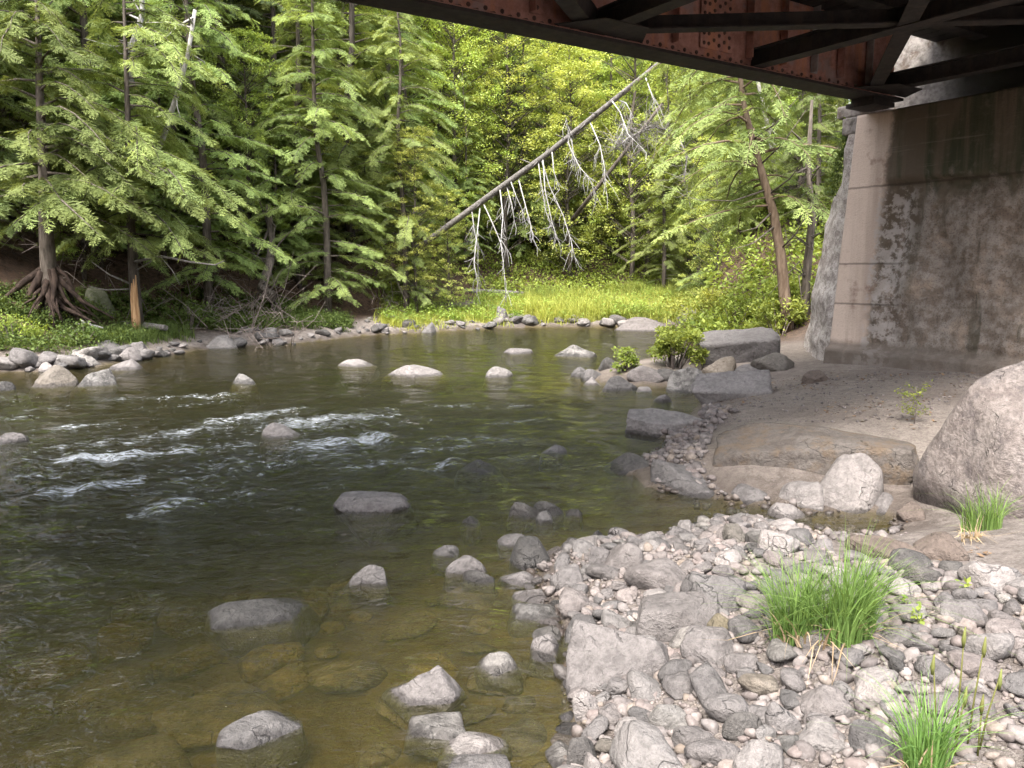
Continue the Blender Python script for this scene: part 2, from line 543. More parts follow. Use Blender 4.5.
NM_ = [0.5 + 0.5 * np.clip(fbm(wq, 1.7, 300 + i, 1) * 1.3, -1, 1) for i in range(6)]
for i in range(34):
    lam = r.uniform(0.13, 0.75)
    th = rad(68) + r.normal(0, 0.55)
    dv = np.array([math.cos(th), math.sin(th)])
    ph = (W2 @ dv) * (2 * math.pi / lam) + r.uniform(0, 6.28) + 1.3 * NP_[i % 6]
    m = NM_[(i * 5 + 2) % 6]
    wz += np.sin(ph) * lam * 0.011 * m
wz *= amp
wz += 0.02 * riff
wz *= np.clip((40 - W2[:, 1]) / 15, 0.1, 1)
nx, ny = len(wx), len(wy)
v = np.c_[W2, wz]
f = grid_faces(nx, ny)
# close the body of water below the bed so that its volume is real
nb = len(v)
top = [j for j in range(nx)] + [nx * (i + 1) - 1 for i in range(1, ny)] + [nx * (ny - 1) + j for j in range(nx - 2, -1, -1)] + [nx * i for i in range(ny - 2, 0, -1)]
vb = v[top].copy(); vb[:, 2] = -3.0
n = len(top)
side = np.array([(top[(i + 1) % n], top[i], nb + i, nb + (i + 1) % n) for i in range(n)])
me = mesh_np('river_water', np.vstack([v, vb]), np.vstack([f, side]), True,
             {'riffle': np.r_[riff, np.zeros(n)], 'zone': np.r_[zone, np.zeros(n)]})
bmx = bmesh.new(); bmx.from_mesh(me); bmx.verts.ensure_lookup_table()
bmx.faces.new([bmx.verts[nb + i] for i in range(n - 1, -1, -1)])
bmx.to_mesh(me); bmx.free()

k = NT('river_water')
pos = world_pos(k)
rf = k.attr('riffle'); zn = k.attr('zone')
mp = k.mapping(pos, (3.0, 5.5, 1), (0, 0, rad(-8)))
w1 = k.noise(mp, 1.0, 4, 0.6, 0.6)
w2 = k.noise(k.mapping(pos, (9, 15, 1), (0, 0, rad(10))), 1.0, 3, 0.6, 0.4)
wst = k.math('ADD', k.math('ADD', 0.6, k.math('MULTIPLY', zn, 0.8)), k.math('MULTIPLY', rf, 0.9), clamp=True)
nrm = k.bump(k.math('ADD', k.math('MULTIPLY', w1, 0.75), k.math('MULTIPLY', w2, 0.3)), wst, 0.10)
fr = k.n('Fresnel', {'IOR': 1.33, 'Normal': nrm}).outputs[0]
gl = k.n('BsdfGlossy', {'Color': (1, 1, 1), 'Roughness': 0.06, 'Normal': nrm}).outputs[0]
tr = k.n('BsdfTransparent', {'Color': (0.97, 0.97, 0.95)}).outputs[0]
td = k.n('BsdfDiffuse', {'Color': (0.20, 0.185, 0.085)}).outputs[0]
tr = k.n('MixShader', {0: 0.06, 1: tr, 2: td}).outputs[0]          # silt and bubbles in the water
surf = k.n('MixShader', {0: fr, 1: tr, 2: gl}).outputs[0]
fn = k.noise(k.mapping(pos, (9.0, 22, 1), (0, 0, rad(-8))), 1.0, 6, 0.78, 0.5)
foam_glint = k.math('MULTIPLY', k.ss(0.0, 0.17, k.math('SUBTRACT', fn, k.math('SUBTRACT', 0.77, k.math('ADD', k.math('MULTIPLY', rf, 0.195), k.math('MULTIPLY', zn, 0.205))))), 0.6)  # white water flecks, with sky glints painted in as pale colour
fd = k.n('BsdfDiffuse', {'Color': (0.50, 0.53, 0.56)}).outputs[0]
k.done(k.n('MixShader', {0: foam_glint, 1: surf, 2: fd}).outputs[0])
ab = k.n('VolumeAbsorption', {'Color': (0.64, 0.57, 0.24), 'Density': 4.0})
k.t.links.new(ab.outputs[0], k.out.inputs['Volume'])
tag(link('river_water', me, k.m), kind='structure')

# ------------------------------------------------------------------ concrete abutment
def concrete_mat(name, mode):
    k = NT(name)
    co = obj_co(k)
    xyz = k.n('SeparateXYZ', {0: co}); X, Y, Z = xyz.outputs
    n1 = k.noise(co, 1.6, 6, 0.65); n2 = k.noise(co, 7, 6, 0.7); n3 = k.noise(co, 45, 4, 0.7)
    vst = k.noise(k.mapping(co, (2.6, 2.6, 0.18)), 1.0, 5, 0.6)      # runs of water down the wall
    hst = k.noise(k.mapping(co, (0.5, 0.5, 9)), 1.0, 4, 0.6)         # board lines
    edge = k.math('MULTIPLY', k.math('SUBTRACT', Z, 0.45), 0.076)
    u = k.math('SUBTRACT', X, edge)
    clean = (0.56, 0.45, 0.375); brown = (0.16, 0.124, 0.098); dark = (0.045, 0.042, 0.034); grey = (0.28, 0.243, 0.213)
    if mode == 'wing':
        c = k.mix(k.ss(0.38, 0.58, n2), (0.26, 0.225, 0.205), (0.50, 0.455, 0.42))
        c = k.mix(k.math('MULTIPLY', k.ss(0.5, 0.62, n1), 0.7), c, (0.2, 0.17, 0.15))
        c = k.mix(k.math('MULTIPLY', k.ss(0.48, 0.66, n3), 0.6), c, (0.1, 0.085, 0.08))
        b = 0.9
    elif mode == 'pale':
        c = k.mix(k.ss(0.38, 0.62, n2), (0.13, 0.115, 0.105), (0.27, 0.245, 0.225))
        c = k.mix(k.ss(0.54, 0.64, n1), c, (0.08, 0.055, 0.04))
        c = k.mix(k.ss(0.9, 1.5, k.math('ADD', X, k.math('MULTIPLY', n2, 0.4))), c, (0.05, 0.045, 0.04))  # shade under the deck painted dark past the wall's lit left end
        b = 0.6
    else:
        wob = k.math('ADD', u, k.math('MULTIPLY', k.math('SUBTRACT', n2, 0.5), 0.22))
        # rough scar under the upper joint, mixed brown and grey
        low = k.mix(k.ss(0.38, 0.62, n2), brown, grey)
        low = k.mix(k.math('MULTIPLY', k.ss(0.52, 0.66, n1), 0.75), low, (0.36, 0.28, 0.22))
        low = k.mix(k.math('MULTIPLY', k.ss(0.5, 0.66, n3), 0.6), low, (0.06, 0.05, 0.045))
        up = k.mix(k.ss(0.38, 0.6, vst), (0.045, 0.05, 0.03), (0.155, 0.118, 0.09))
        up = k.mix(k.math('MULTIPLY', k.ss(0.5, 0.7, n2), 0.4), up, (0.17, 0.14, 0.115))
        zz = k.math('ADD', Z, k.math('MULTIPLY', k.math('SUBTRACT', n1, 0.5), 1.4))
        zz = k.math('ADD', zz, k.math('MULTIPLY', k.math('SUBTRACT', vst, 0.5), 3.0))
        c = k.mix(k.ss(2.5, 3.1, zz), low, up)
        c = k.mix(k.math('MULTIPLY', k.ss(0.5, 0.58, vst), k.math('ADD', 0.45, k.math('MULTIPLY', k.ss(1.2, 3.0, X), 0.4))), c, (0.055, 0.05, 0.034))
        c = k.mix(k.math('MULTIPLY', k.ss(0.6, 0.68, hst), 0.35), c, (0.25, 0.21, 0.18))
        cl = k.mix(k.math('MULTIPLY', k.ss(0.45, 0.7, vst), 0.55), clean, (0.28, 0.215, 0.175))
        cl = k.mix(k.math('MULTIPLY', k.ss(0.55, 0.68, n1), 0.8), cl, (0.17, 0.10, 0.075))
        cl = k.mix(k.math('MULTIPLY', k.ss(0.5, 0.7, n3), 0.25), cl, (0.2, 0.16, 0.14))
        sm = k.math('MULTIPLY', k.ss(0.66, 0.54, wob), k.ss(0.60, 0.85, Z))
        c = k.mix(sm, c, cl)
        pat = k.math('MULTIPLY', k.ss(0.5, 0.58, wob), k.ss(1.25, 0.95, wob))
        pat = k.math('MULTIPLY', pat, k.math('MULTIPLY', k.ss(0.45, 0.55, n2), k.ss(3.2, 3.0, Z)))
        c = k.mix(k.math('MULTIPLY', pat, 0.7), c, (0.40, 0.36, 0.335))
        jl = None
        for zj in (3.17, 2.02, 1.40):
            q = k.math('ABSOLUTE', k.math('SUBTRACT', k.math('ADD', Z, k.math('MULTIPLY', k.math('SUBTRACT', n2, 0.5), 0.03)), zj))
            q = k.ss(0.022, 0.008, q)
            if zj < 3: q = k.math('MULTIPLY', q, k.math('ADD', 0.12, k.ss(1.2, 0.7, wob)))
            jl = q if jl is None else k.math('MAXIMUM', jl, q)
        c = k.mix(k.math('MULTIPLY', jl, 0.5), c, (0.04, 0.033, 0.028))
        foot = k.ss(0.86, 0.74, k.math('ADD', Z, k.math('MULTIPLY', k.math('SUBTRACT', n1, 0.5), 0.2)))
        c = k.mix(k.math('MULTIPLY', foot, 0.7), c, (0.12, 0.098, 0.082))
        b = 0.6
    h = k.math('ADD', k.math('MULTIPLY', n2, 0.6), k.math('MULTIPLY', n3, 0.4))
    return k.done(k.principled(c, 0.88, k.bump(h, b, 0.04), 0.25))


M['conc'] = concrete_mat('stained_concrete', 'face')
M['conc_wing'] = concrete_mat('eroded_concrete', 'wing')
M['conc_pale_shade'] = concrete_mat('pale_concrete_deck_shade', 'pale')

ZS = 4.25
ab = empty('bridge_abutment', (ABUT[0], ABUT[1], 0), -AZ)
tag(ab, 'tall stained concrete abutment holding up the end of the steel bridge', 'abutment')


def edge_u(zz):
    return 0.076 * (zz - 0.45)


# front wall: a displaced sheet closed back to a solid
us = np.r_[np.linspace(0, 1.6, 60), np.linspace(1.65, 9, 90)]
zs = np.linspace(-0.4, ZS, 150)
UU, ZZ = np.meshgrid(us, zs)
q = np.c_[UU.ravel(), np.zeros(UU.size), ZZ.ravel()]
rough_m = sst(0.55, 0.72, q[:, 0] + 0.12 * fbm(q, 5, 41, 2)) * sst(3.25, 3.12, q[:, 2] + 0.05 * fbm(q, 4, 43, 2)) * sst(0.62, 0.8, q[:, 2])
disp = 0.012 * fbm(q, 3, 51, 3) + rough_m * (0.06 + 0.06 * fbm(q, 7, 55, 4) + 0.04 * fbm(q, 2, 57, 2))
disp -= 0.10 * sst(0.74, 0.68, q[:, 2] + 0.03 * fbm(q, 2, 59, 2))
disp -= 0.03 * sst(3.13, 3.2, q[:, 2]) * sst(0.6, 0.8, q[:, 0]) * 0.6
fv = np.c_[q[:, 0] + edge_u(q[:, 2]), disp, q[:, 2]]
nx_, ny_ = len(us), len(zs)
ff = grid_faces(nx_, ny_)
top = list(range(nx_)) + [nx_ * (i + 1) - 1 for i in range(1, ny_)] + [nx_ * (ny_ - 1) + j for j in range(nx_ - 2, -1, -1)] + [nx_ * i for i in range(ny_ - 2, 0, -1)]
bv = fv[top].copy(); bv[:, 1] = 2.2
n = len(top); nb = len(fv)
sd = np.array([(top[(i + 1) % n], top[i], nb + i, nb + (i + 1) % n) for i in range(n)])
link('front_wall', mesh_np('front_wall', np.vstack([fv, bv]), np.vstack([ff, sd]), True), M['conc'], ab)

# broken wing wall running back from the corner
wd = np.array([-0.80, 0.60]); wn = np.array([0.60, 0.80])
zs = np.linspace(-0.5, 4.1, 110); ts = np.linspace(0, 1, 46)
smax = np.interp(zs, [-0.5, 1.0, 2.0, 2.8, 3.4, 4.1], [2.3, 2.15, 1.95, 1.6, 1.1, 0.3])
T, Zg = np.meshgrid(ts, zs)
SM = np.repeat(smax[:, None], len(ts), 1)
s_ = (T * SM).ravel(); zz = Zg.ravel()
q = np.c_[s_, np.zeros(len(s_)), zz]
dn = (0.07 * fbm(q, 3.5, 61, 4) + 0.03 * fbm(q, 11, 63, 3)) * sst(0.0, 0.15, s_) + 0.30 * (T.ravel() ** 3)
dz = 0.05 * fbm(q, 4, 66, 2) * (T.ravel() ** 2)
wv = np.c_[edge_u(zz) + wd[0] * s_ + wn[0] * (dn + 0.012) - 0.004, wd[1] * s_ + wn[1] * (dn + 0.012) + 0.006, zz + dz]
nx_, ny_ = len(ts), len(zs)
ff = grid_faces(nx_, ny_)[:, ::-1]
top = list(range(nx_)) + [nx_ * (i + 1) - 1 for i in range(1, ny_)] + [nx_ * (ny_ - 1) + j for j in range(nx_ - 2, -1, -1)] + [nx_ * i for i in range(ny_ - 2, 0, -1)]
bv = wv[top].copy(); bv[:, 0] += wn[0] * 1.2; bv[:, 1] += wn[1] * 1.2
n = len(top); nb = len(wv)
sd = np.array([(top[i], top[(i + 1) % n], nb + (i + 1) % n, nb + i) for i in range(n)])
link('wing_wall', mesh_np('wing_wall', np.vstack([wv, bv]), np.vstack([ff, sd]), True), M['conc_wing'], ab)
m = MB(); m.box((4.4, 1.75, (ZS + 5.63) / 2 + 0.003), (9.3, 0.9, 5.63 - ZS))
link('back_wall', m.mesh('back_wall'), M['conc_pale_shade'], ab)
m = MB(); m.box((0.10, 0.52, ZS + 0.10), (0.42, 0.95, 0.19)); m.box((0.17, 0.36, ZS - 0.13), (0.30, 0.70, 0.26))
o = link('corner_block', m.mesh('corner_block'), M['conc_pale_shade'], ab)
tag(o, 'pale broken corner block on the top of the wall')
bv_ = o.modifiers.new('b', 'BEVEL'); bv_.width = 0.03; bv_.segments = 2

# ------------------------------------------------------------------ steel bridge
def steel_mat(name, a, b, c2, paint=0.0):
    k = NT(name)
    co = obj_co(k)
    n1 = k.noise(co, 1.7, 5, 0.6); n2 = k.noise(co, 9, 6, 0.7); n3 = k.noise(co, 60, 3, 0.7)
    vs = k.noise(k.mapping(co, (5.5, 5.5, 0.7)), 1.0, 5, 0.65)
    c = k.mix(k.ss(0.35, 0.65, n2), a, b)
    c = k.mix(k.math('MULTIPLY', k.ss(0.5, 0.66, vs), 0.75), c, c2)
    c = k.mix(k.math('MULTIPLY', k.ss(0.55, 0.7, n3), 0.4), c, tuple(x * 0.4 for x in a))
    if paint:
        c = k.mix(k.math('MULTIPLY', k.ss(0.56, 0.64, n1), paint), c, (0.27, 0.27, 0.285))
    return k.done(k.principled(c, 0.8, k.bump(n2, 0.3, 0.01), 0.25))


M['rust'] = steel_mat('rusted_steel', (0.36, 0.18, 0.15), (0.50, 0.28, 0.24), (0.55, 0.25, 0.15), 0.5)
M['rustgrey'] = steel_mat('grey_painted_steel', (0.28, 0.26, 0.26), (0.40, 0.38, 0.38), (0.34, 0.16, 0.11), 0.5)
M['sooty'] = steel_mat('sooty_steel', (0.022, 0.019, 0.019), (0.04, 0.034, 0.032), (0.055, 0.04, 0.034))
M['timber'] = steel_mat('creosoted_timber', (0.018, 0.016, 0.016), (0.035, 0.031, 0.03), (0.045, 0.038, 0.033))

ZF = 4.42
b0 = at_z(858, 100, ZF)[:2] + 0.19 * U2
br = empty('girder_bridge', (b0[0], b0[1], ZF), math.atan2(-V2[1], -V2[0]))
tag(br, 'rusty riveted steel girder bridge crossing overhead onto the concrete abutment', 'bridge')
WB = 4.2; LB = 24.0; X0 = -0.55


def dome(m, c, r, ny=1):
    """a rivet head on a plate facing +y (ny=1), -y, or up (ny=0)"""
    c = Vector(c); b = len(m.v); m.alt += list(range(len(m.f), len(m.f) + 14))
    for rr, hh in ((1.0, 0.0), (0.75, 0.5), (0.0, 0.75)):
        kk = 7 if rr else 1
        for i in range(kk):
            a = 2 * math.pi * i / 7
            if ny == 0: p = c + Vector((math.cos(a) * r * rr, math.sin(a) * r * rr, hh * r))
            else: p = c + Vector((math.cos(a) * r * rr, ny * hh * r, math.sin(a) * r * rr))
            m.v.append(tuple(p))
    for i in range(7):
        j = (i + 1) % 7
        m.f.append((b + i, b + j, b + 7 + j, b + 7 + i)); m.sm.append(True)
        m.f.append((b + 7 + i, b + 7 + j, b + 14)); m.sm.append(True)


def girder(y0, inner, first):
    """inner = +1 when the inner face looks along +y"""
    w = MB()
    w.box((X0 + LB / 2, y0, 0.94), (LB, 0.016, 1.84))
    web = link('girder_web', w.mesh('girder_web'), M['rust'], br)
    m = MB()
    m.box((X0 + LB / 2, y0, 0.0), (LB, 0.38, 0.034))
    m.box((X0 + LB / 2, y0, 1.88), (LB, 0.38, 0.034))
    link('flange_plate', m.mesh('flange_plate'), M['sooty'], br)
    m = MB()
    for sgn in (1, -1):
        m.box((X0 + LB / 2, y0 + sgn * 0.017, 0.087), (LB, 0.016, 0.135))
        m.box((X0 + LB / 2, y0 + sgn * 0.095, 0.0275), (LB, 0.136, 0.016))
    i = 0
    x = X0 + 0.06
    while x < 14:
        s = inner
        dome(m, (x, y0 + s * 0.025, 0.115 if i % 2 else 0.075), 0.026, s)
        if i % 2: dome(m, (x, y0 + s * 0.13, 0.0355), 0.024, 0)
        x += 0.10; i += 1
    an = link('flange_angle', m.mesh('flange_angle'), M['rust'], web); an.data.materials.append(M['rivet'])
    for j, xs in enumerate([0.12, 0.78, 1.36, 2.0, 2.66, 3.95, 4.62, 5.3, 6.0, 6.7, 7.5, 8.3, 9.1, 10.0, 11.0, 12.0, 13.0]):
        m = MB(); s = inner
        m.box((xs, y0 + s * 0.034, 0.99), (0.13, 0.016, 1.66))
        m.box((xs + 0.065, y0 + s * 0.085, 0.99), (0.014, 0.11, 1.66))
        zz = 0.22
        while zz < 1.7:
            dome(m, (xs - 0.015, y0 + s * 0.042, zz), 0.026, s); zz += 0.125
        so_ = link('stiffener', m.mesh('stiffener'), M['rustgrey'] if j in (0, 2, 6, 11) else M['rust'], web); so_.data.materials.append(M['rivet'])
    m = MB(); s = inner
    m.box((3.28, y0 + s * 0.033, 0.99), (0.56, 0.014, 1.62))
    for xx in (3.06, 3.15, 3.24, 3.33, 3.42, 3.5):
        zz = 0.24 + (0.05 if int(xx * 100) % 2 else 0)
        while zz < 1.7:
            dome(m, (xx, y0 + s * 0.04, zz), 0.025, s); zz += 0.115
    so_ = link('splice_plate', m.mesh('splice_plate'), M['rust'], web); so_.data.materials.append(M['rivet'])


M['rivet'] = steel_mat('shade_dark_rivet', (0.07, 0.04, 0.036), (0.12, 0.075, 0.065), (0.15, 0.085, 0.06))  # rivets coloured dark to carry the shadow around their heads
girder(0.0, 1, True)
girder(WB, -1, False)


def angle_bar(m, a, b, w=0.15, t=0.016):
    a = Vector(a); b = Vector(b); d = (b - a).normalized()
    s = Vector((0, 0, 1)).cross(d)
    m.bar(a, b, w, t)
    m.bar(a + s * (w / 2 - 0.008) + Vector((0, 0, w / 2 + 0.009)), b + s * (w / 2 - 0.008) + Vector((0, 0, w / 2 + 0.009)), t, w)


for i, xs in enumerate([0.0, 2.62, 5.24, 7.86, 10.5, 13.1, 15.7, 18.3]):
    m = MB()
    m.bar((xs, 0.03, 0.06), (xs, WB - 0.03, 0.06), 0.20, 0.018)
    m.bar((xs, 0.03, 0.16), (xs, WB - 0.03, 0.16), 0.018, 0.18)
    m.bar((xs, 0.03, 0.26), (xs, WB - 0.03, 0.26), 0.20, 0.018)
    link('cross_strut', m.mesh('cross_strut'), M['sooty'], br)
    if i % 2 == 0:
        for y0 in (0.0, WB):
            g = MB(); sg = 1 if y0 == 0 else -1
            g.add([(xs - 0.62, y0 + sg * 0.17, 0.040), (xs + 0.62, y0 + sg * 0.17, 0.040), (xs + 0.30, y0 + sg * 0.62, 0.040), (xs - 0.30, y0 + sg * 0.62, 0.040),
                   (xs - 0.62, y0 + sg * 0.17, 0.050), (xs + 0.62, y0 + sg * 0.17, 0.050), (xs + 0.30, y0 + sg * 0.62, 0.050), (xs - 0.30, y0 + sg * 0.62, 0.050)],
                  [(0, 1, 2, 3), (7, 6, 5, 4), (0, 4, 5, 1), (1, 5, 6, 2), (2, 6, 7, 3), (3, 7, 4, 0)])
            link('gusset_plate', g.mesh('gusset_plate'), M['sooty'], br)
for xa, xb in ((0.0, 5.24), (5.24, 10.5), (10.5, 15.7)):
    m = MB(); angle_bar(m, (xa + 0.1, 0.12, 0.072), (xb - 0.1, WB - 0.12, 0.072), 0.19)
    link('lateral_brace', m.mesh('lateral_brace'), M['sooty'], br)
    m = MB(); angle_bar(m, (xb - 0.1, 0.12, 0.092), (xa + 0.1, WB - 0.12, 0.092), 0.17)
    link('lateral_brace', m.mesh('lateral_brace'), M['sooty'], br)
for ys in (1.3, 2.9):
    m = MB(); m.box((X0 + LB / 2 - 0.1, ys, 0.80), (LB - 0.4, 0.02, 0.36)); m.box((X0 + LB / 2 - 0.1, ys, 0.60), (LB - 0.4, 0.2, 0.02))
    link('stringer', m.mesh('stringer'), M['sooty'], br)
m = MB()
x = X0 - 2.6
while x < X0 + LB:
    m.box((x, WB / 2, 1.115), (0.235, WB - 0.06, 0.23)); x += 0.25
m.box((X0 + LB / 2 - 1.3, WB / 2, 1.26), (LB + 2.5, WB - 0.08, 0.05))
link('timber_deck', m.mesh('timber_deck'), M['timber'], br)
for y0 in (0.0, WB):
    m = MB()
    m.box((-0.02, y0, -0.115), (0.50, 0.46, 0.06)); m.box((-0.02, y0, -0.052), (0.40, 0.36, 0.062))
    link('bearing', m.mesh('bearing'), M['sooty'], br)

# ------------------------------------------------------------------ stones
def ico(sub):
    b = bmesh.new(); bmesh.ops.create_icosphere(b, subdivisions=sub, radius=1.0)
    v = np.array([p.co[:] for p in b.verts]); f = np.array([[q.index for q in p.verts] for p in b.faces])
    b.free(); return v, f


ICO = {s: ico(s) for s in (1, 2, 3, 4, 5)}


def stone_arrays(seed, ang=0.5, sub=4, flat=None, peak=0.0, rough=1.0, K=None):
    """a block cut by random planes, rounded by ang (0 round .. 1 sharp); returned with extents -0.5..0.5"""
    r = np.random.default_rng(seed)
    n, f = ICO[sub]
    K = r.integers(9, 15) if K is None else K
    p = r.normal(size=(K, 3)); p /= np.linalg.norm(p, axis=1)[:, None]
    d = r.uniform(0.62, 1.0, K)
    p = np.vstack([p, np.eye(3), -np.eye(3)]); d = np.r_[d, np.full(6, 1.0)]
    if flat: p = np.vstack([p, [[r.normal(0, .12), r.normal(0, .12), 1]]]); d = np.r_[d, flat]
    qq = 5 + 52 * ang ** 1.3
    s = np.clip(n @ (p / d[:, None]).T, 0, None)
    rr = (s ** qq).sum(1) ** (-1 / qq)
    v = n * rr[:, None]
    v = v * (1 + rough * (0.04 * fbm(n, 2.2, seed + 1, 2) + 0.028 * fbm(n, 6, seed + 2, 4))[:, None])
    if ang > 0.4:                                                      # chipped steps
        st = fbm(n, 3.5, seed + 5, 2)
        v = v * (1 + 0.03 * ang * np.tanh(6 * st))[:, None]
    lo, hi = v.min(0), v.max(0)
    v = (v - (lo + hi) / 2) / (hi - lo)
    if peak:
        v[:, 0] += peak * (v[:, 2] + 0.5) ** 1.5 * (1 - np.abs(v[:, 0] * 2) ** 2)
        w = 1 - 0.55 * np.clip(v[:, 2] + 0.1, 0, 1) * 1.2
        v[:, 0] *= w; v[:, 1] *= w
        lo, hi = v.min(0), v.max(0); v[:, 0] = (v[:, 0] - (lo[0] + hi[0]) / 2) / (hi[0] - lo[0])
    return v, f


_seed = [100]


def stone(bb, mat, label, ang=0.5, dr=0.8, wet=None, flat=None, peak=0.0, name='boulder', cat='boulder', sub=None, hmin=0.12,
          land=False, yaw=0.0, sink=None, tilt=0.0, seed=None, zoff=0.0, taper=None, pit=0.0, K=None):
    x0, y0, x1, y1 = bb
    _seed[0] += 7
    sd_ = seed or _seed[0]
    cx = (x0 + x1) / 2
    P = at_ground(cx, y1)
    fd = (P - C0) @ Fv
    mpp = fd / FPX
    Wd = (x1 - x0) * mpp
    D = dr * Wd
    hd = np.array([P[0], P[1]]); hd = hd / np.linalg.norm(hd)
    th = math.atan2(H - P[2], np.linalg.norm(P[:2]))
    inw = P[2] < 0.03
    if inw: D *= 1.15
    h = max(hmin * Wd, ((y1 - y0) * mpp - (0.85 if inw else 0.6) * D * math.sin(th)) / math.cos(th))
    g = gz(P[0], P[1])
    s = sink if sink is not None else max(0.5 * h, (-g + 0.03) if g < 0 else 0.0)
    v, f = stone_arrays(sd_, ang, sub or (5 if (x1 - x0) > 75 else 4), flat, peak, 1.0, K)
    lift = -0.30 * h if inw else 0.18 * h
    v = v * np.array([Wd, D, 1.0])
    tp = (0.6 if inw else 0.3) * (1 - 0.6 * ang) if taper is None else taper
    v[:, :2] *= 1 - tp * np.clip(v[:, 2:3] * 2, 0, 1) ** 1.5
    if inw: v[:, :2] *= (1.06 + 0.25 * np.clip(-v[:, 2:3] * 2, 0, 0.6))
    v[:, 2] = np.where(v[:, 2] > 0, v[:, 2] * 2 * (h - lift), v[:, 2] * 2 * (s + lift))
    sl_ = np.random.default_rng(sd_ + 5).uniform(-0.8, 0.8) if not tilt and K is None else 0.0
    up_ = v[:, 2] > 0
    mx = v[:, 2].max()
    v[:, 2] = np.where(up_, v[:, 2] * (1 + sl_ * v[:, 0] / Wd + 0.35 * v[:, 1] / D), v[:, 2]); v[:, 2] = np.where(up_, v[:, 2] * mx / v[:, 2].max(), v[:, 2])
    if tilt:
        c_, s_ = math.cos(tilt), math.sin(tilt)
        v = np.c_[v[:, 0] * c_ - v[:, 2] * s_, v[:, 1], v[:, 0] * s_ + v[:, 2] * c_]
    if pit:
        c_, s_ = math.cos(pit), math.sin(pit)
        v = np.c_[v[:, 0], v[:, 1] * c_ - v[:, 2] * s_, v[:, 1] * s_ + v[:, 2] * c_]
    o = link(name, mesh_np(name, v, f, True), M[mat])
    o.location = (P[0] + hd[0] * D * 0.46, P[1] + hd[1] * D * 0.46, P[2] + lift + zoff)
    o.rotation_euler = (0, 0, -math.atan2(hd[0], hd[1]) + yaw)
    o['wet'] = ((wet if wet is not None else 0.045) * (0.45 if P[1] < 8 else 1.0) if P[2] < 0.03 or wet else -1.0)
    tag(o, label, cat)
    return o


B = stone
# --- in the river, far to near
B((34, 363, 80, 388), 'tan', 'rounded tan boulder with dark specks at the left end of the river cluster', 0.25, 0.8, 0.06)
B((74, 367, 115, 386), 'mottled', 'flat grey wedge of rock leaning on the round tan boulder', 0.6, 0.8, 0.05, flat=0.5)
B((66, 348, 104, 366), 'mottled', 'mottled whitish boulder behind the round tan boulder', 0.4, 0.8)
B((108, 358, 145, 370), 'grey', 'low flat grey rock right of the mottled whitish boulder', 0.5, 0.8, flat=0.5)
B((122, 341, 150, 358), 'grey', 'pointed grey boulder at the waterline below the peeling tree trunk', 0.5, 0.8, peak=0.1)
B((-10, 380, 14, 391), 'dark', 'dark wet rock cut off by the left edge of the picture', 0.4, 0.8)
B((231, 372, 257, 385), 'mottled', 'small pointed rock splitting the current in mid river', 0.5, 0.9, 0.05, peak=0.1)
B((-4, 431, 27, 443), 'grey', 'flat pale grey rock awash at the left edge of the river', 0.5, 0.8, 0.03, flat=0.5)
B((262, 420, 302, 438), 'pale', 'smooth whitish rock in the riffle left of the river centre', 0.15, 0.8, 0.02)
B((338, 358, 378, 367), 'pale', 'thin pale rock left of the wide pale slab in mid river', 0.4, 0.8, 0.03)
B((384, 361, 448, 377), 'pale', 'wide pale domed slab in the calm middle of the river', 0.45, 0.7, 0.03, flat=0.7)
B((485, 365, 514, 377), 'pale', 'small pale rock right of the wide pale slab', 0.3, 0.8, 0.04)
B((503, 347, 533, 354), 'grey', 'thin flat grey rock far out in the river', 0.4, 0.8, 0.03)
B((553, 343, 599, 357), 'mottled', 'mottled dark and white boulder alone in the far river', 0.45, 0.7, 0.05)
B((457, 457, 504, 473), 'dark', 'dark oval wet rock standing in the riffle', 0.25, 0.75, 0.12)
B((541, 443, 567, 455), 'pale', 'little pale rock in the riffle right of the dark oval rock', 0.3, 0.8, 0.02)
B((329, 486, 411, 512), 'grey', 'broad flat grey slab in mid river with a crack at its right end', 0.6, 0.6, 0.03, flat=0.55)
B((348, 560, 391, 586), 'grey', 'narrow tilted grey slab sticking out of the dark water', 0.75, 0.5, 0.035, tilt=-0.22, sink=0.1)
B((209, 592, 315, 624), 'dark', 'long dark wet rock nearest the left side of the river', 0.5, 0.55, 0.05)
B((218, 708, 302, 746), 'grey', 'chipped grey block in the shallow brown water at bottom left', 0.7, 0.65, 0.045, flat=0.6)
B((384, 657, 466, 707), 'grey', 'tent shaped grey rock with a white rim in the shallows', 0.6, 0.7, 0.04, peak=0.08)
B((476, 648, 520, 677), 'mottled', 'pointed rock with a white cap right of the tent shaped rock', 0.5, 0.8, 0.05, peak=0.06)
B((408, 711, 470, 743), 'mottled', 'angular mottled rock below the tent shaped rock', 0.55, 0.8, 0.04)
B((443, 731, 508, 757), 'pale', 'oval pale grey stone touching the angular mottled rock', 0.15, 0.7, 0.03)
B((437, 752, 515, 790), 'grey', 'grey rock cut off by the bottom edge of the picture', 0.35, 0.8, 0.03)
B((433, 544, 459, 556), 'grey', 'small flat grey rock left of the brown boulder', 0.3, 0.8, 0.02)
B((445, 551, 486, 573), 'grey', 'pale slanting slab left of the brown boulder', 0.55, 0.6, 0.03, tilt=0.12)
B((462, 567, 495, 584), 'dark', 'dark wedge shaped rock just below the pale slanting slab', 0.5, 0.8, 0.05)
B((497, 532, 528, 546), 'grey', 'grey flat topped rock behind the brown boulder', 0.4, 0.8, 0.03)
B((509, 533, 557, 571), 'dark', 'big brown grey boulder at the tip of the gravel bar', 0.4, 0.8, 0.03, seed=903)
B((508, 498, 545, 518), 'dark', 'dark low rock in the stream behind the brown boulder', 0.4, 0.8, 0.1)
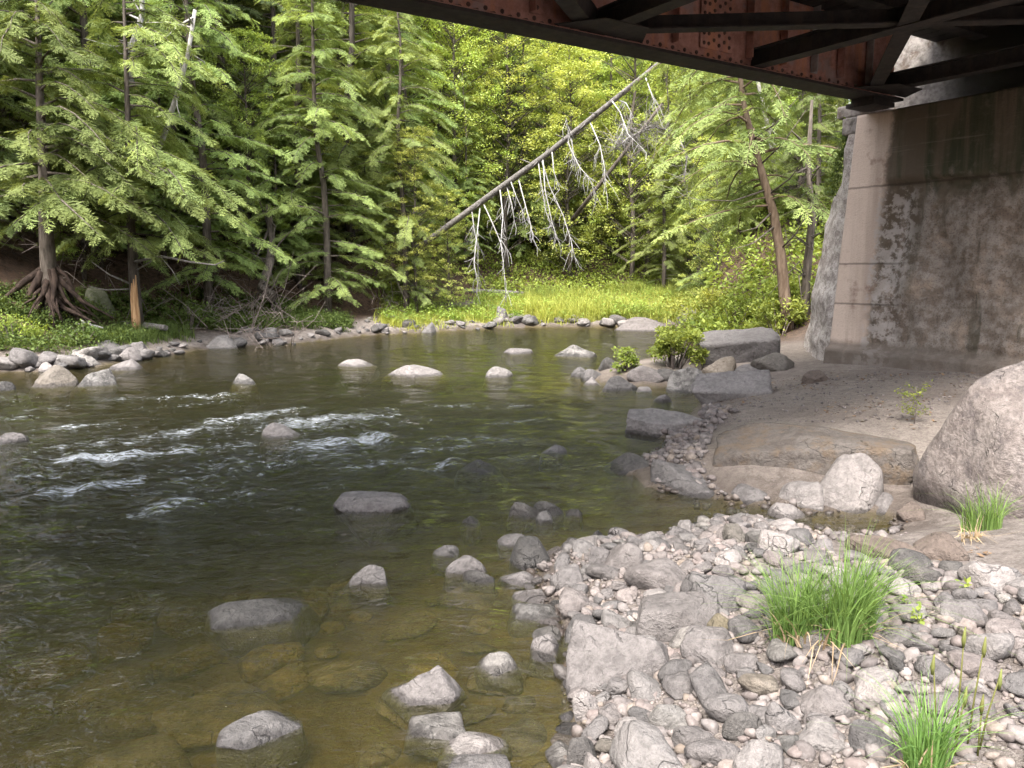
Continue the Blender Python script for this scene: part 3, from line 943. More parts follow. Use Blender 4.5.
B((530, 497, 564, 517), 'dark', 'dark humped rock beside the low dark rock in the stream', 0.3, 0.8, 0.1)
B((535, 509, 553, 523), 'grey', 'small bluish grey rock in front of the dark humped rock', 0.5, 0.8, 0.03)
B((461, 515, 480, 526), 'dark', 'tiny dark rock breaking the surface in the riffle', 0.5, 0.8, 0.2)
B((565, 507, 582, 515), 'dark', 'small dark rock right of the humped rock in the stream', 0.4, 0.8, 0.1)
B((592, 529, 606, 538), 'dark', 'tiny dark rock off the gravel point, left of two', 0.4, 0.8, 0.1)
B((611, 526, 627, 534), 'dark', 'tiny dark rock off the gravel point, right of two', 0.3, 0.8, 0.1)
B((626, 536, 646, 548), 'grey', 'grey rock half in the water at the gravel point', 0.3, 0.8, 0.05)
B((500, 568, 536, 585), 'grey', 'flat grey rock at the water edge below the brown boulder', 0.45, 0.8, 0.04)
B((512, 587, 566, 604), 'grey', 'long grey rock at the water edge, upper of two long ones', 0.3, 0.6, 0.04)
B((511, 600, 562, 620), 'mottled', 'long bluish rock at the water edge, lower of two long ones', 0.45, 0.6, 0.06)
B((530, 629, 561, 655), 'grey', 'pale angular rock standing in water left of the huge grey boulder', 0.6, 0.8, 0.02)
B((530, 650, 557, 664), 'dark', 'dark flat rock under the pale angular rock', 0.4, 0.8, 0.1)
# --- gravel bar
G = 'gravel bar'
B((563, 625, 674, 685), 'grey', 'huge grey boulder lying at the edge of the gravel bar', 0.4, 0.8, 0.06, seed=772, taper=0.1)
B((677, 630, 743, 668), 'grey', 'smooth wide grey boulder right of the huge grey boulder', 0.2, 0.75)
B((634, 597, 722, 640), 'pink', 'pinkish triangular slab behind the huge grey boulder', 0.75, 0.7, flat=0.5, tilt=0.1)
B((678, 571, 746, 618), 'grey', 'long grey slab sloping down beside the big grass tuft', 0.6, 0.8, tilt=-0.18, flat=0.55)
B((706, 614, 741, 637), 'yellow', 'ochre yellow rounded boulder beside the grass tuft', 0.15, 0.8)
B((604, 540, 646, 571), 'pink', 'pale pink rounded boulder at the head of the gravel bar', 0.2, 0.8)
B((588, 546, 611, 568), 'grey', 'grey angular stone left of the pale pink boulder', 0.6, 0.8)
B((549, 565, 584, 591), 'grey', 'plump grey boulder right of the flat waterside rocks', 0.2, 0.8)
B((559, 612, 602, 648), 'grey', 'rough grey boulder above the huge grey boulder', 0.35, 0.8)
B((600, 612, 634, 632), 'pale', 'pale squarish rock right of the rough grey boulder', 0.45, 0.8)
B((622, 560, 690, 592), 'pink', 'knobbly pinkish boulder at the back of the gravel bar', 0.4, 0.7)
B((606, 729, 690, 785), 'pale', 'broad white boulder cut off by the bottom edge', 0.25, 0.8, flat=0.7)
B((648, 702, 691, 732), 'mottled', 'two toned grey rock above the broad white boulder', 0.6, 0.8)
B((571, 691, 600, 719), 'pale', 'pale blunt rock at the water edge below the huge grey boulder', 0.3, 0.8)
B((614, 719, 648, 737), 'pale', 'smooth white pebble shaped rock above the broad white boulder', 0.15, 0.7)
B((732, 744, 784, 785), 'pale', 'rounded white boulder at the bottom edge below the egg shaped stones', 0.2, 0.8)
B((722, 710, 762, 741), 'dark', 'dark grey egg shaped stone on the gravel', 0.1, 0.8)
B((764, 704, 801, 734), 'grey', 'light grey egg shaped stone right of the dark egg shaped stone', 0.1, 0.8)
B((796, 688, 855, 723), 'pink', 'big blunt pinkish boulder below the grass tuft', 0.5, 0.7, flat=0.7)
B((854, 680, 896, 712), 'pale', 'pale tilted boulder right of the blunt pinkish boulder', 0.3, 0.8)
B((846, 724, 894, 757), 'grey', 'grey boxy boulder left of the lower grass tuft', 0.4, 0.8)
B((797, 724, 846, 752), 'pale', 'low pale boulder under the blunt pinkish boulder', 0.35, 0.8)
B((984, 621, 1030, 649), 'pink', 'square pale pink block at the right edge of the gravel', 0.7, 0.7, flat=0.6)
B((958, 563, 1012, 593), 'pale', 'pale angular slab at the upper right of the gravel', 0.6, 0.7, flat=0.6)
B((1003, 574, 1045, 597), 'pale', 'pale rock right of the pale angular slab', 0.5, 0.8)
B((914, 660, 954, 684), 'grey', 'grey flat stone behind the seed stems', 0.3, 0.8)
B((890, 595, 925, 610), 'tan', 'tan block right of the big grass tuft', 0.6, 0.8)
B((566, 738, 600, 768), 'dark', 'wet dark boulder at the bottom water edge', 0.3, 0.8, 0.12)
B((558, 722, 590, 738), 'dark', 'dark flat wet rock above the wet dark boulder', 0.5, 0.8, 0.12)
B((582, 756, 612, 785), 'pale', 'pale stone between the wet dark boulder and the white boulder', 0.4, 0.8)
# --- middle bank and inlet
B((649, 455, 716, 496), 'grey', 'grey blocky boulder at the mouth of the inlet', 0.6, 0.8, 0.08, flat=0.7, taper=0.1)
B((604, 450, 660, 473), 'dark', 'low dark rock left of the blocky boulder', 0.4, 0.7, 0.08)
B((624, 410, 706, 434), 'pale', 'long pale slab reaching into the water below the sand', 0.8, 0.5, 0.03, flat=0.5, K=6, taper=0.05)
B((711, 427, 912, 471), 'tantop', 'very long low boulder with a rusty tan top', 0.85, 0.36, flat=0.8, seed=419, K=5, taper=0.05, hmin=0.16, sink=0.2)
B((811, 445, 881, 510), 'pale', 'tall rounded whitish boulder leaning on the long tan boulder', 0.3, 0.75, seed=523, taper=0.2)
B((774, 472, 821, 509), 'pale', 'pale smooth wedge left of the tall whitish boulder', 0.3, 0.7, tilt=-0.3)
B((854, 490, 901, 513), 'grey', 'grey angular rock right of the tall whitish boulder', 0.65, 0.7)
B((727, 481, 776, 504), 'grey', 'flat grey rock with a red brown foot at the inlet', 0.5, 0.7, 0.06)
B((767, 501, 806, 520), 'pale', 'low pale rock lying in the inlet', 0.35, 0.7, 0.05)
B((845, 538, 921, 560), 'muddy', 'long mud stained pale slab at the near side of the inlet', 0.6, 0.5, flat=0.6)
B((914, 530, 966, 560), 'muddy', 'round muddy boulder half buried below the giant boulder', 0.15, 0.8)
B((897, 501, 924, 522), 'muddy', 'small muddy rock wedged against the giant boulder', 0.3, 0.8)
B((721, 524, 748, 545), 'tan', 'greenish tan stone behind the big grass tuft', 0.2, 0.8)
B((676, 520, 692, 536), 'pale', 'pale stone at the near lip of the inlet', 0.2, 0.8)
B((757, 530, 800, 556), 'pale', 'white pointed rock right behind the big grass tuft', 0.6, 0.8)
giant = B((910, 322, 1150, 521), 'granite', 'giant pink granite boulder at the right edge', 0.35, 0.75, 0.46, seed=640, sink=0.45, peak=0.06)
# --- upstream bank
B((750, 351, 794, 372), 'tan', 'brownish shaded rock propping up the tilted table slab', 0.5, 0.8)
B((697, 333, 779, 363), 'grey', 'tilted grey table slab lying on top of the bank rocks', 0.95, 0.75, flat=0.6, tilt=0.08, hmin=0.13, zoff=0.10, seed=838, pit=0.3, taper=0.0, K=2)
B((693, 372, 773, 399), 'pale', 'white wedge slab sloping to the water in front of the table slab', 0.95, 0.6, flat=0.5, tilt=0.12, seed=222, pit=0.32, taper=0.0, K=3)
B((666, 364, 709, 393), 'mottled', 'grey and white blotched boulder at the water left of the wedge slab', 0.45, 0.8, 0.03)
B((702, 355, 737, 375), 'tan', 'tan grey boulder under the left end of the table slab', 0.5, 0.8)
B((735, 361, 774, 374), 'grey', 'low grey rock between the table slab and the wedge slab', 0.5, 0.7)
B((678, 353, 702, 371), 'tan', 'tan boulder at the foot of the leafy bush', 0.35, 0.8)
B((626, 365, 664, 381), 'pink', 'pinkish flat boulder below the small grass clump', 0.4, 0.7, 0.03)
B((652, 368, 676, 381), 'dark', 'dark rock between the pinkish boulder and the blotched boulder', 0.4, 0.8, 0.06)
B((603, 375, 639, 391), 'grey', 'grey slanting slab at the tip of the rock spit', 0.7, 0.6, 0.03, tilt=-0.2)
B((570, 365, 596, 377), 'grey', 'flat grey rock at the far left of the rock spit', 0.4, 0.8, 0.05)
B((580, 367, 607, 380), 'grey', 'rounded grey rock in the middle of the rock spit', 0.25, 0.8, 0.05)
B((583, 376, 602, 385), 'pale', 'small pale rock in front of the rock spit', 0.2, 0.8, 0.02)
B((598, 357, 619, 369), 'dark', 'brownish rock behind the rock spit', 0.5, 0.8, 0.03)
B((636, 386, 652, 392), 'pale', 'flat white rock awash off the rock spit', 0.4, 0.8, 0.02)
B((652, 393, 672, 402), 'grey', 'small grey rock alone between the spit and the sand', 0.4, 0.8, 0.04)
B((634, 408, 654, 416), 'dark', 'small dark rock touching the end of the long pale slab', 0.4, 0.8, 0.05)
B((802, 370, 830, 383), 'muddy', 'brown block of hardened sand at the foot of the abutment', 0.7, 0.7)
# --- far bank
B((612, 316, 669, 331), 'pink', 'large pale pink boulder at the far waterline', 0.4, 0.6, 0.03)
B((676, 309, 729, 323), 'pale', 'white slab on the grass beyond the leafy bush', 0.5, 0.7, flat=0.6)
B((86, 287, 116, 314), 'mossy', 'mossy green boulder on the left bank beside the torn roots', 0.2, 0.8)
B((203, 334, 240, 349), 'pale', 'pale grey boulder at the left waterline right of the peeling trunk', 0.4, 0.7, 0.03)
B((421, 322, 437, 333), 'pale', 'small white boulder at the far waterline below the grass', 0.3, 0.8, 0.02)
B((90, 340, 122, 352), 'grey', 'flat grey rock at the foot of the left bank', 0.4, 0.8)
B((496, 306, 508, 321), 'grey', 'pale upright stone in the far grass under the hanging dead branches', 0.4, 0.9)

# ------------------------------------------------------------------ cobbles and gravel of the bar
def poly_world(pts):
    return np.array([at_ground(x, y)[:2] for x, y in pts])


BAR = poly_world([(560, 766), (562, 700), (562, 660), (545, 640), (530, 605), (524, 572), (545, 552), (598, 540), (648, 540), (690, 527), (735, 518), (770, 524),
                  (845, 562), (925, 566), (1023, 578)])
BAR = np.vstack([BAR, [(4.6, 4.4), (4.6, 2.0), (0.2, 2.0)]])
MUD = poly_world([(845, 545), (925, 560), (1023, 572), (1023, 520), (905, 522), (890, 535)])
STRIP = poly_world([(640, 455), (668, 440), (660, 432), (700, 418), (705, 405), (735, 412), (712, 430), (705, 470), (720, 490), (660, 492)])
placed = []                                                   # x, y, r of everything that lies on the bar
for o in list(COL.objects):
    if o.get('category') == 'boulder':
        d = o.dimensions
        placed.append((o.location.x, o.location.y, 0.40 * d.x, 0.40 * d.y, o.rotation_euler.z))


def free(x, y, rr, lst, k=0.82):
    for q in lst:
        if len(q) == 5:
            dx, dy = x - q[0], y - q[1]
            c, s = math.cos(-q[4]), math.sin(-q[4])
            ex, ey = (dx * c - dy * s) / (q[2] + rr * 0.6), (dx * s + dy * c) / (q[3] + rr * 0.6)
            if ex * ex + ey * ey < 1: return False
        else:
            if (x - q[0]) ** 2 + (y - q[1]) ** 2 < (k * (rr + q[2])) ** 2: return False
    return True


COB = []
for i in range(14):
    r_ = np.random.default_rng(3000 + i)
    v, f = stone_arrays(3000 + i * 13, r_.uniform(0.05, 0.5), 3)
    v = v * np.array([1.0, r_.uniform(0.62, 0.95), r_.uniform(0.36, 0.62)])
    COB.append((v, f))
cob_me = {}
CG = {'grey': 'small grey cobble among the loose stones of the gravel bar', 'pale': 'small whitish cobble among the loose stones of the gravel bar',
      'pink': 'small pinkish cobble among the loose stones of the gravel bar', 'tan': 'small tan cobble among the loose stones of the gravel bar',
      'dark': 'small dark cobble among the loose stones of the gravel bar', 'mottled': 'small blotched cobble among the loose stones of the gravel bar'}
rr = np.random.default_rng(77)
sizes = np.sort(0.07 + 0.155 * rr.beta(1.1, 2.4, 292))[::-1]
lst = list(placed); cob_n = 0
bx0, by0 = BAR.min(0); bx1, by1 = BAR.max(0)
for sz in sizes:
    for t in range(60):
        x = rr.uniform(bx0, bx1); y = rr.uniform(by0, by1)
        pxx = 512 + FPX * x / (y * Fv[1] + 0.2)
        if not inside(np.array([[x, y]]), BAR)[0] or pxx > 1050 or y < 2.55: continue
        if free(x, y, sz / 2, lst): break
    else:
        continue
    lst.append((x, y, sz / 2))
    kind = rr.choice(['grey', 'pale', 'pink', 'tan', 'dark', 'mottled'], p=[0.40, 0.20, 0.27, 0.03, 0.03, 0.07])
    vi = int(rr.integers(0, 14))
    key = (vi, kind)
    if key not in cob_me:
        cob_me[key] = mesh_np('cobble', COB[vi][0], COB[vi][1], True); cob_me[key].materials.append(M[kind])
    o = link('cobble', cob_me[key])
    o.scale = (sz, sz, sz * rr.uniform(0.85, 1.2))
    o.location = (x, y, max(gz(x, y), -0.02) + sz * 0.17)
    o.rotation_euler = (rr.normal(0, 0.22), rr.normal(0, 0.22), rr.uniform(0, 6.28))
    o['wet'] = 0.05
    tag(o, CG[kind], 'cobble', 'cobbles of the gravel bar: ' + kind)
    cob_n += 1


def pebbles(poly, count, s0, s1, seed, name, sub=1, pw=2.6, extra=None, mudkeep=0.12, zmin=-0.16):
    r = np.random.default_rng(seed)
    lo, hi = poly.min(0), poly.max(0)
    p = np.c_[r.uniform(lo[0], hi[0], count * 5), r.uniform(lo[1], hi[1], count * 5)]
    p = p[inside(p, poly)]
    m = inside(p, MUD)
    p = p[~m | (r.random(len(p)) < mudkeep)][:count]
    zg = terrain(p)
    p = p[zg > zmin]; zg = zg[zg > zmin]
    N = len(p)
    sz = s0 + (s1 - s0) * r.random(N) ** pw
    base = []
    for i in range(10):
        v, f = stone_arrays(5000 + 17 * i + seed, r.uniform(0.1, 0.9), sub)
        base.append(v * np.array([1, r.uniform(0.6, 0.95), r.uniform(0.4, 0.8)]))
    base = np.array(base)
    kk = r.integers(0, 10, N)
    an = r.uniform(0, 6.28, N); ti = r.normal(0, 0.3, N)
    v = base[kk] * sz[:, None, None]
    ct, st = np.cos(ti)[:, None], np.sin(ti)[:, None]
    x, y, zz = v[..., 0], v[..., 1], v[..., 2]
    x, zz = x * ct - zz * st, x * st + zz * ct
    ca, sa = np.cos(an)[:, None], np.sin(an)[:, None]
    x, y = x * ca - y * sa, x * sa + y * ca
    hgt = r.uniform(0.05, 0.32, N)
    out = np.stack([x + p[:, 0:1], y + p[:, 1:2], zz + (zg + sz * hgt)[:, None]], -1)
    nv = base.shape[1]
    F = (f[None] + (np.arange(N) * nv)[:, None, None]).reshape(-1, 3)
    return out.reshape(-1, 3), F, np.repeat(r.random(N), nv)


k = NT('gravel_stone')
pos = world_pos(k); t = k.attr('tint')
c = k.ramp(t, [(0.0, (0.14, 0.128, 0.125)), (0.2, (0.195, 0.18, 0.175)), (0.4, (0.24, 0.207, 0.197)), (0.6, (0.24, 0.227, 0.221)), (0.8, (0.30, 0.27, 0.256)), (0.93, (0.25, 0.215, 0.18)), (1.0, (0.36, 0.335, 0.32))])
n2 = k.noise(pos, 40, 4, 0.7)
c = k.mix(k.ss(0.4, 0.65, n2), k.mix(1.0, c, (0.72, 0.70, 0.69), 'MULTIPLY'), c)
c = k.mix(1.0, c, (0.76, 0.73, 0.725), 'MULTIPLY')
wl = k.math('ADD', 0.05, k.math('MULTIPLY', k.math('SUBTRACT', n2, 0.5), 0.06))
wet = k.ss(-0.01, 0.01, k.math('SUBTRACT', wl, k.n('SeparateXYZ', {0: pos}).outputs[2]))
c = k.mix(wet, c, k.mix(1.0, c, (0.36, 0.34, 0.32), 'MULTIPLY'))
M['gravel'] = k.done(k.principled(c, k.math('SUBTRACT', 0.88, k.math('MULTIPLY', wet, 0.45)), k.bump(n2, 0.5, 0.01), 0.3))
parts = [pebbles(BAR, 3000, 0.035, 0.085, 21, 'a', 2, 1.6), pebbles(BAR, 11000, 0.012, 0.042, 22, 'b', 1, 1.5),
         pebbles(STRIP, 1500, 0.02, 0.13, 23, 'c', 1, 3.5)]
SANDP = poly_world([(705, 405), (735, 385), (800, 375), (990, 372), (930, 430), (870, 430), (712, 428)])
parts.append(pebbles(SANDP, 2200, 0.006, 0.045, 24, 'd', 1, 4.0))
INL = poly_world([(700, 492), (780, 500), (900, 512), (920, 525), (905, 545), (850, 548), (775, 530), (700, 527), (690, 500)])
parts.append(pebbles(INL, 420, 0.02, 0.10, 25, 'e', 1, 2.5, zmin=-0.2))
off = 0; V = []; F = []; T = []
for a, b, c_ in parts:
    V.append(a); F.append(b + off); T.append(c_); off += len(a)
o = link('gravel', mesh_np('gravel', np.vstack(V), np.vstack(F), True, {'tint': np.concatenate(T)}), M['gravel'])
tag(o, kind='stuff')

# dead leaves and bits of twig washed up on the sand
r = np.random.default_rng(26)
lp = np.vstack([SANDP.min(0) + r.random((2600, 2)) * (SANDP.max(0) - SANDP.min(0)), MUD.min(0) + r.random((700, 2)) * (MUD.max(0) - MUD.min(0))])
lp = lp[(inside(lp, SANDP) | inside(lp, MUD)) & (fbm(np.c_[lp, np.zeros(len(lp))], 1.6, 27, 3) > -0.1)]
a_ = r.uniform(0, 6.28, len(lp)); t_ = r.normal(0, 0.25, len(lp)); s_l = r.uniform(0.015, 0.05, len(lp)); w_l = s_l * r.choice([0.12, 0.5], len(lp))
ax_ = np.c_[np.cos(a_), np.sin(a_), t_]; sd2 = np.c_[-np.sin(a_), np.cos(a_), r.normal(0, 0.3, len(lp))]
p0_ = np.c_[lp, terrain(lp) + 0.008]
LV = np.stack([p0_, p0_ + ax_ * (s_l * 0.5)[:, None] + sd2 * w_l[:, None], p0_ + ax_ * s_l[:, None], p0_ + ax_ * (s_l * 0.5)[:, None] - sd2 * w_l[:, None]], 1).reshape(-1, 3)
M['litter'] = leaf_mat('dead_leaves', (0.07, 0.04, 0.025), (0.26, 0.18, 0.11), 0.1)
o = link('leaf_litter', mesh_np('leaf_litter', LV, np.arange(len(LV)).reshape(-1, 4), False, {'tint': np.repeat(r.random(len(lp)), 4)}), M['litter']); tag(o, kind='stuff')

# stones under water in the shallows, and the rubble along the far waterline
rr = np.random.default_rng(90)
WAT = np.vstack([poly_world([(0, 768), (0, 600), (150, 560), (330, 560), (430, 575), (540, 600), (560, 650), (572, 768)]), [(0.1, 2.3), (-1.9, 2.3)]])
lst = []
k_ = 0
lo, hi = WAT.min(0), WAT.max(0)
for i in range(5000):
    if k_ >= 55: break
    x, y = rr.uniform(lo[0], hi[0]), rr.uniform(lo[1], hi[1]); sz = rr.uniform(0.16, 0.55)
    if not inside(np.array([[x, y]]), WAT)[0] or not free(x, y, sz / 2, lst, 0.8): continue
    lst.append((x, y, sz / 2)); k_ += 1
    vi = int(rr.integers(0, 14)); key = (vi, 'rivergold')
    if key not in cob_me:
        cob_me[key] = mesh_np('submerged_stone', COB[vi][0], COB[vi][1], True); cob_me[key].materials.append(M['rivergold'])
    o = link('submerged_stone', cob_me[key])
    g = gz(x, y)
    hz = min(0.40 * sz, max(0.05, -g - 0.05)) / 0.6
    o.scale = (sz, sz, hz); o.location = (x, y, g + hz * 0.12)
    o.rotation_euler = (0, 0, rr.uniform(0, 6.28)); o['wet'] = -1.0
    tag(o, 'brown stone lying under the shallow water of the river', 'submerged stone', 'stones on the river bed')
n_sh = 0
i = 0
while n_sh < 130 and i < 3000:
    i += 1
    px_ = rr.uniform(-10, 690)
    yy = np.interp(px_, [0, 100, 150, 220, 300, 370, 430, 500, 560, 690], [371, 364, 356, 345, 341, 333, 330, 326, 325, 322])
    py_ = yy + (rr.uniform(-14, 3) if 230 < px_ < 400 else rr.uniform(-7, 3))
    if any(abs(px_ - a) < 14 and abs(py_ - b) < 6 for a, b in ((640, 322), (220, 342), (105, 347), (429, 328))): continue
    P = at_ground(px_, py_)
    sz = rr.uniform(0.12, 0.62) if rr.random() < 0.55 else rr.uniform(0.1, 0.3)
    kind = rr.choice(['grey', 'pale', 'mottled', 'dark'], p=[0.35, 0.3, 0.2, 0.15])
    vi = int(rr.integers(0, 14)); key = (vi, kind)
    if key not in cob_me:
        cob_me[key] = mesh_np('cobble', COB[vi][0], COB[vi][1], True); cob_me[key].materials.append(M[kind])
    o = link('shore_stone', cob_me[key])
    o.scale = (sz, sz, sz * 1.1); o.location = (P[0], P[1], P[2] + sz * 0.14)
    o.rotation_euler = (rr.normal(0, 0.15), rr.normal(0, 0.15), rr.uniform(0, 6.28)); o['wet'] = 0.04
    lab = {'grey': 'grey', 'pale': 'whitish', 'mottled': 'blotched', 'dark': 'dark'}[kind]
    tag(o, lab + ' stone in the rubble along the far waterline below the trees', 'stone', 'rubble of the far waterline: ' + lab)
    n_sh += 1


# ------------------------------------------------------------------ grass
def blades(pts, h, w, lean, seed, segs=4, droop=0.5, out=None):
    """ribbon blades rooted at pts (n,3); h, w arrays; returns verts, quads, tint"""
    r = np.random.default_rng(seed)
    N = len(pts)
    az = r.uniform(0, 6.28, N)
    if out is not None:
        az = np.where(r.random(N) < 0.75, np.arctan2(out[:, 1], out[:, 0]) + r.normal(0, 0.6, N), az)
    ln = np.abs(r.normal(lean, lean * 0.6, N)) + 0.5 * (r.random(N) < 0.12)
    t = np.linspace(0, 1, segs + 1)
    bend = ln[:, None] * t[None] ** (1.6 + droop)
    up = t[None] * np.cos(np.clip(ln[:, None] * t[None], 0, 1.4))
    cx = pts[:, 0:1] + np.cos(az)[:, None] * bend * h[:, None]
    cy_ = pts[:, 1:2] + np.sin(az)[:, None] * bend * h[:, None]
    cz = pts[:, 2:3] + up * h[:, None]
    wa = az + math.pi / 2 + r.normal(0, 0.7, N)
    wd_ = w[:, None] * (1 - t[None] ** 1.7 * 0.92)
    dx, dy = np.cos(wa)[:, None] * wd_ / 2, np.sin(wa)[:, None] * wd_ / 2
    L = np.stack([cx - dx, cy_ - dy, cz], -1); R_ = np.stack([cx + dx, cy_ + dy, cz], -1)
    v = np.stack([L, R_], 2).reshape(N, -1, 3)
    q = np.array([(2 * i, 2 * i + 1, 2 * i + 3, 2 * i + 2) for i in range(segs)])
    nv = 2 * (segs + 1)
    Fq = (q[None] + (np.arange(N) * nv)[:, None, None]).reshape(-1, 4)
    tint = np.repeat(np.clip(r.normal(0.5, 0.28, N), 0, 1), nv)
    return v.reshape(-1, 3), Fq, tint


def tuft(px_, py_, rx, ry, hh, n, label, seed, name='grass_tuft', lean=0.42, w=0.0075, dryn=40, mat='grass_tuft'):
    r = np.random.default_rng(seed)
    P = at_ground(px_, py_)
    nc = 7
    ca = r.uniform(0, 6.28, nc); cq = np.sqrt(r.random(nc)); cen_ = np.c_[np.cos(ca) * cq * rx * 0.8, np.sin(ca) * cq * ry * 0.8]
    ch = r.uniform(0.62, 1.05, nc); ci = r.integers(0, nc, n)
    a = r.uniform(0, 6.28, n); q = np.sqrt(r.random(n))
    loc = np.c_[np.cos(a) * q * rx * 0.34, np.sin(a) * q * ry * 0.45]
    off = cen_[ci] + loc
    g = terrain(off + P[:2]) - P[2]
    pts = np.c_[off, g - 0.01]
    h = hh * ch[ci] * r.beta(3.2, 1.5, n) * 1.25
    out_ = off * 0.6 + loc * 1.6
    t = empty(name, P)
    tag(t, label, 'grass tuft')
    v, f, ti = blades(pts, h, r.uniform(0.5, 1.25, n) * w, lean, seed, 6, 0.7, out_)
    link('blades', mesh_np('blades', v, f, True, {'tint': ti}), M[mat], t)
    if dryn:
        a = r.uniform(3.4, 6.0, dryn)
        off = np.c_[np.cos(a) * rx * r.uniform(0.5, 1.0, dryn), np.sin(a) * ry * r.uniform(0.6, 1.05, dryn)]
        v, f, ti = blades(np.c_[off, np.full(dryn, 0.03)], r.uniform(0.5, 1, dryn) * hh * 0.45, np.full(dryn, w * 1.1), 1.1, seed + 1, 4, 0.0, off)
        link('dry_blades', mesh_np('dry_blades', v, f, True, {'tint': ti}), M['dry'], t)
    return t


tuft(816, 643, 0.235, 0.13, 0.50, 950, 'big bright green grass tuft in the middle of the gravel bar', 1)
tuft(922, 778, 0.11, 0.06, 0.33, 240, 'small green grass tuft at the bottom edge of the gravel', 2, dryn=12)
tuft(985, 530, 0.17, 0.07, 0.33, 230, 'grass tuft with a dry brown skirt at the foot of the giant boulder', 3, dryn=0)
t3 = tuft(968, 541, 0.08, 0.05, 0.17, 26, 'dead brown grass clump hanging beside the small muddy rock', 4, name='dry_grass_clump', mat='dry', lean=1.0, dryn=30)


def leaf_cloud(r, c, rad_, n, size, tilt=0.6, asp=0.55):
    """leaves scattered in an ellipsoid; returns verts (4n,3)"""
    p = r.normal(size=(n, 3)); p /= np.linalg.norm(p, axis=1)[:, None]
    p = p * (r.random(n)[:, None] ** 0.45) * np.array(rad_) + np.array(c)
    return leaves_at(r, p, size, tilt, asp)


def leaves_at(r, p, size, tilt, asp):
    n = len(p)
    az = r.uniform(0, 6.28, n); ti = r.normal(0, tilt, n); ro = r.normal(0, tilt, n)
    s = size * r.uniform(0.6, 1.25, n)
    ax = np.c_[np.cos(az) * np.cos(ti), np.sin(az) * np.cos(ti), np.sin(ti)]
    sd = np.c_[-np.sin(az) * np.cos(ro), np.cos(az) * np.cos(ro), np.sin(ro)]
    a = p; b = p + ax * (s * 0.45)[:, None] + sd * (s * asp * 0.5)[:, None]
    c = p + ax * s[:, None]; d = p + ax * (s * 0.45)[:, None] - sd * (s * asp * 0.5)[:, None]
    return np.stack([a, b, c, d], 1).reshape(-1, 3)


def quads(n):
    return np.arange(n * 4).reshape(-1, 4)


# seed stems by the lower tuft
P = at_ground(960, 752)
t = empty('seed_stem_plant', P); tag(t, 'thin stems with pale green seed heads at bottom right', 'weed')
m = MB(); hd_ = []
for dx, dy, lx, hh in ((-0.07, 0.02, -0.03, 0.31), (0.0, 0.03, 0.0, 0.40), (0.02, 0.0, 0.03, 0.38), (0.06, 0.0, 0.05, 0.27), (-0.03, -0.02, 0.02, 0.22), (0.04, -0.03, 0.0, 0.2)):
    top_ = Vector((dx + lx, dy, hh)); m.tube([(dx, dy, -0.02), (dx + lx * 0.4, dy, hh * 0.5), top_], [0.0035, 0.003, 0.002], 5)
    hd_.append(top_)
link('stem', m.mesh('stem'), M['seed'], t)
for top_ in hd_:
    m = MB(); m.tube([top_ + Vector((0, 0, -0.05)), top_ + Vector((0, 0, -0.025)), top_ + Vector((0.002, 0, 0.02))], [0.004, 0.0075, 0.002], 7)
    link('seed_head', m.mesh('seed_head'), M['seed'], t)
# little sapling on the sand
r = np.random.default_rng(8)
P = at_ground(914, 424)
t = empty('sapling', P); tag(t, 'little yellow green sapling growing out of the sand below the abutment', 'sapling')
m = MB(); pp = []
m.tube([(0, 0, -0.03), (0.01, 0, 0.2), (0.0, 0, 0.36)], [0.006, 0.004, 0.002], 5)
for i in range(16):
    a = r.uniform(0, 6.28); z0 = r.uniform(0.05, 0.3); l = r.uniform(0.08, 0.2)
    e = Vector((math.cos(a) * l, math.sin(a) * l, z0 + l * 0.4)); m.tube([(0.005, 0, z0), e], [0.003, 0.0015], 4, False)
    for j in range(7): pp.append(np.array([0.005, 0, z0]) * (1 - j / 7) + np.array(e) * (j + 1) / 7)
link('stem', m.mesh('stem'), M['twig'], t)
pp = np.repeat(np.array(pp), 3, 0) + r.normal(0, 0.012, (len(pp) * 3, 3))
v = leaves_at(r, pp, 0.035, 0.5, 0.5)
link('leaves', mesh_np('leaves', v, quads(len(pp)), False, {'tint': np.repeat(r.random(len(pp)), 4)}), M['bush'], t)
for px_, py_, lab in ((905, 612, 'tiny seedling with a pair of round leaves beside the big grass tuft'), (962, 598, 'tiny upright seedling near the pale angular slab'), (917, 628, 'tiny low seedling in front of the tan block')):
    P = at_ground(px_, py_); t = empty('seedling', P); tag(t, lab, 'seedling')
    m = MB(); m.tube([(0, 0, -0.01), (0.004, 0, 0.05)], [0.002, 0.0015], 4); link('stem', m.mesh('stem'), M['seed'], t)
    pq = np.c_[r.normal(0, 0.012, (14, 2)), r.uniform(0.03, 0.08, 14)]
    link('leaves', mesh_np('leaves', leaves_at(r, pq, 0.035, 0.4, 0.6), quads(14), False, {'tint': np.repeat(r.random(14), 4)}), M['bush'], t)

# far meadow grass
def band(px0, px1, n, seed, ytop, ybot, hmin, hmax):
    r = np.random.default_rng(seed)
    out = []
    for x in r.uniform(px0, px1, n):
        yb = np.interp(x, [0, 100, 150, 220, 300, 370, 430, 500, 560, 690, 800], ybot)
        yt = np.interp(x, [0, 100, 150, 220, 300, 370, 430, 500, 560, 690, 800], ytop)
        out.append((x, r.uniform(yt, yb)))
    return np.array(out)


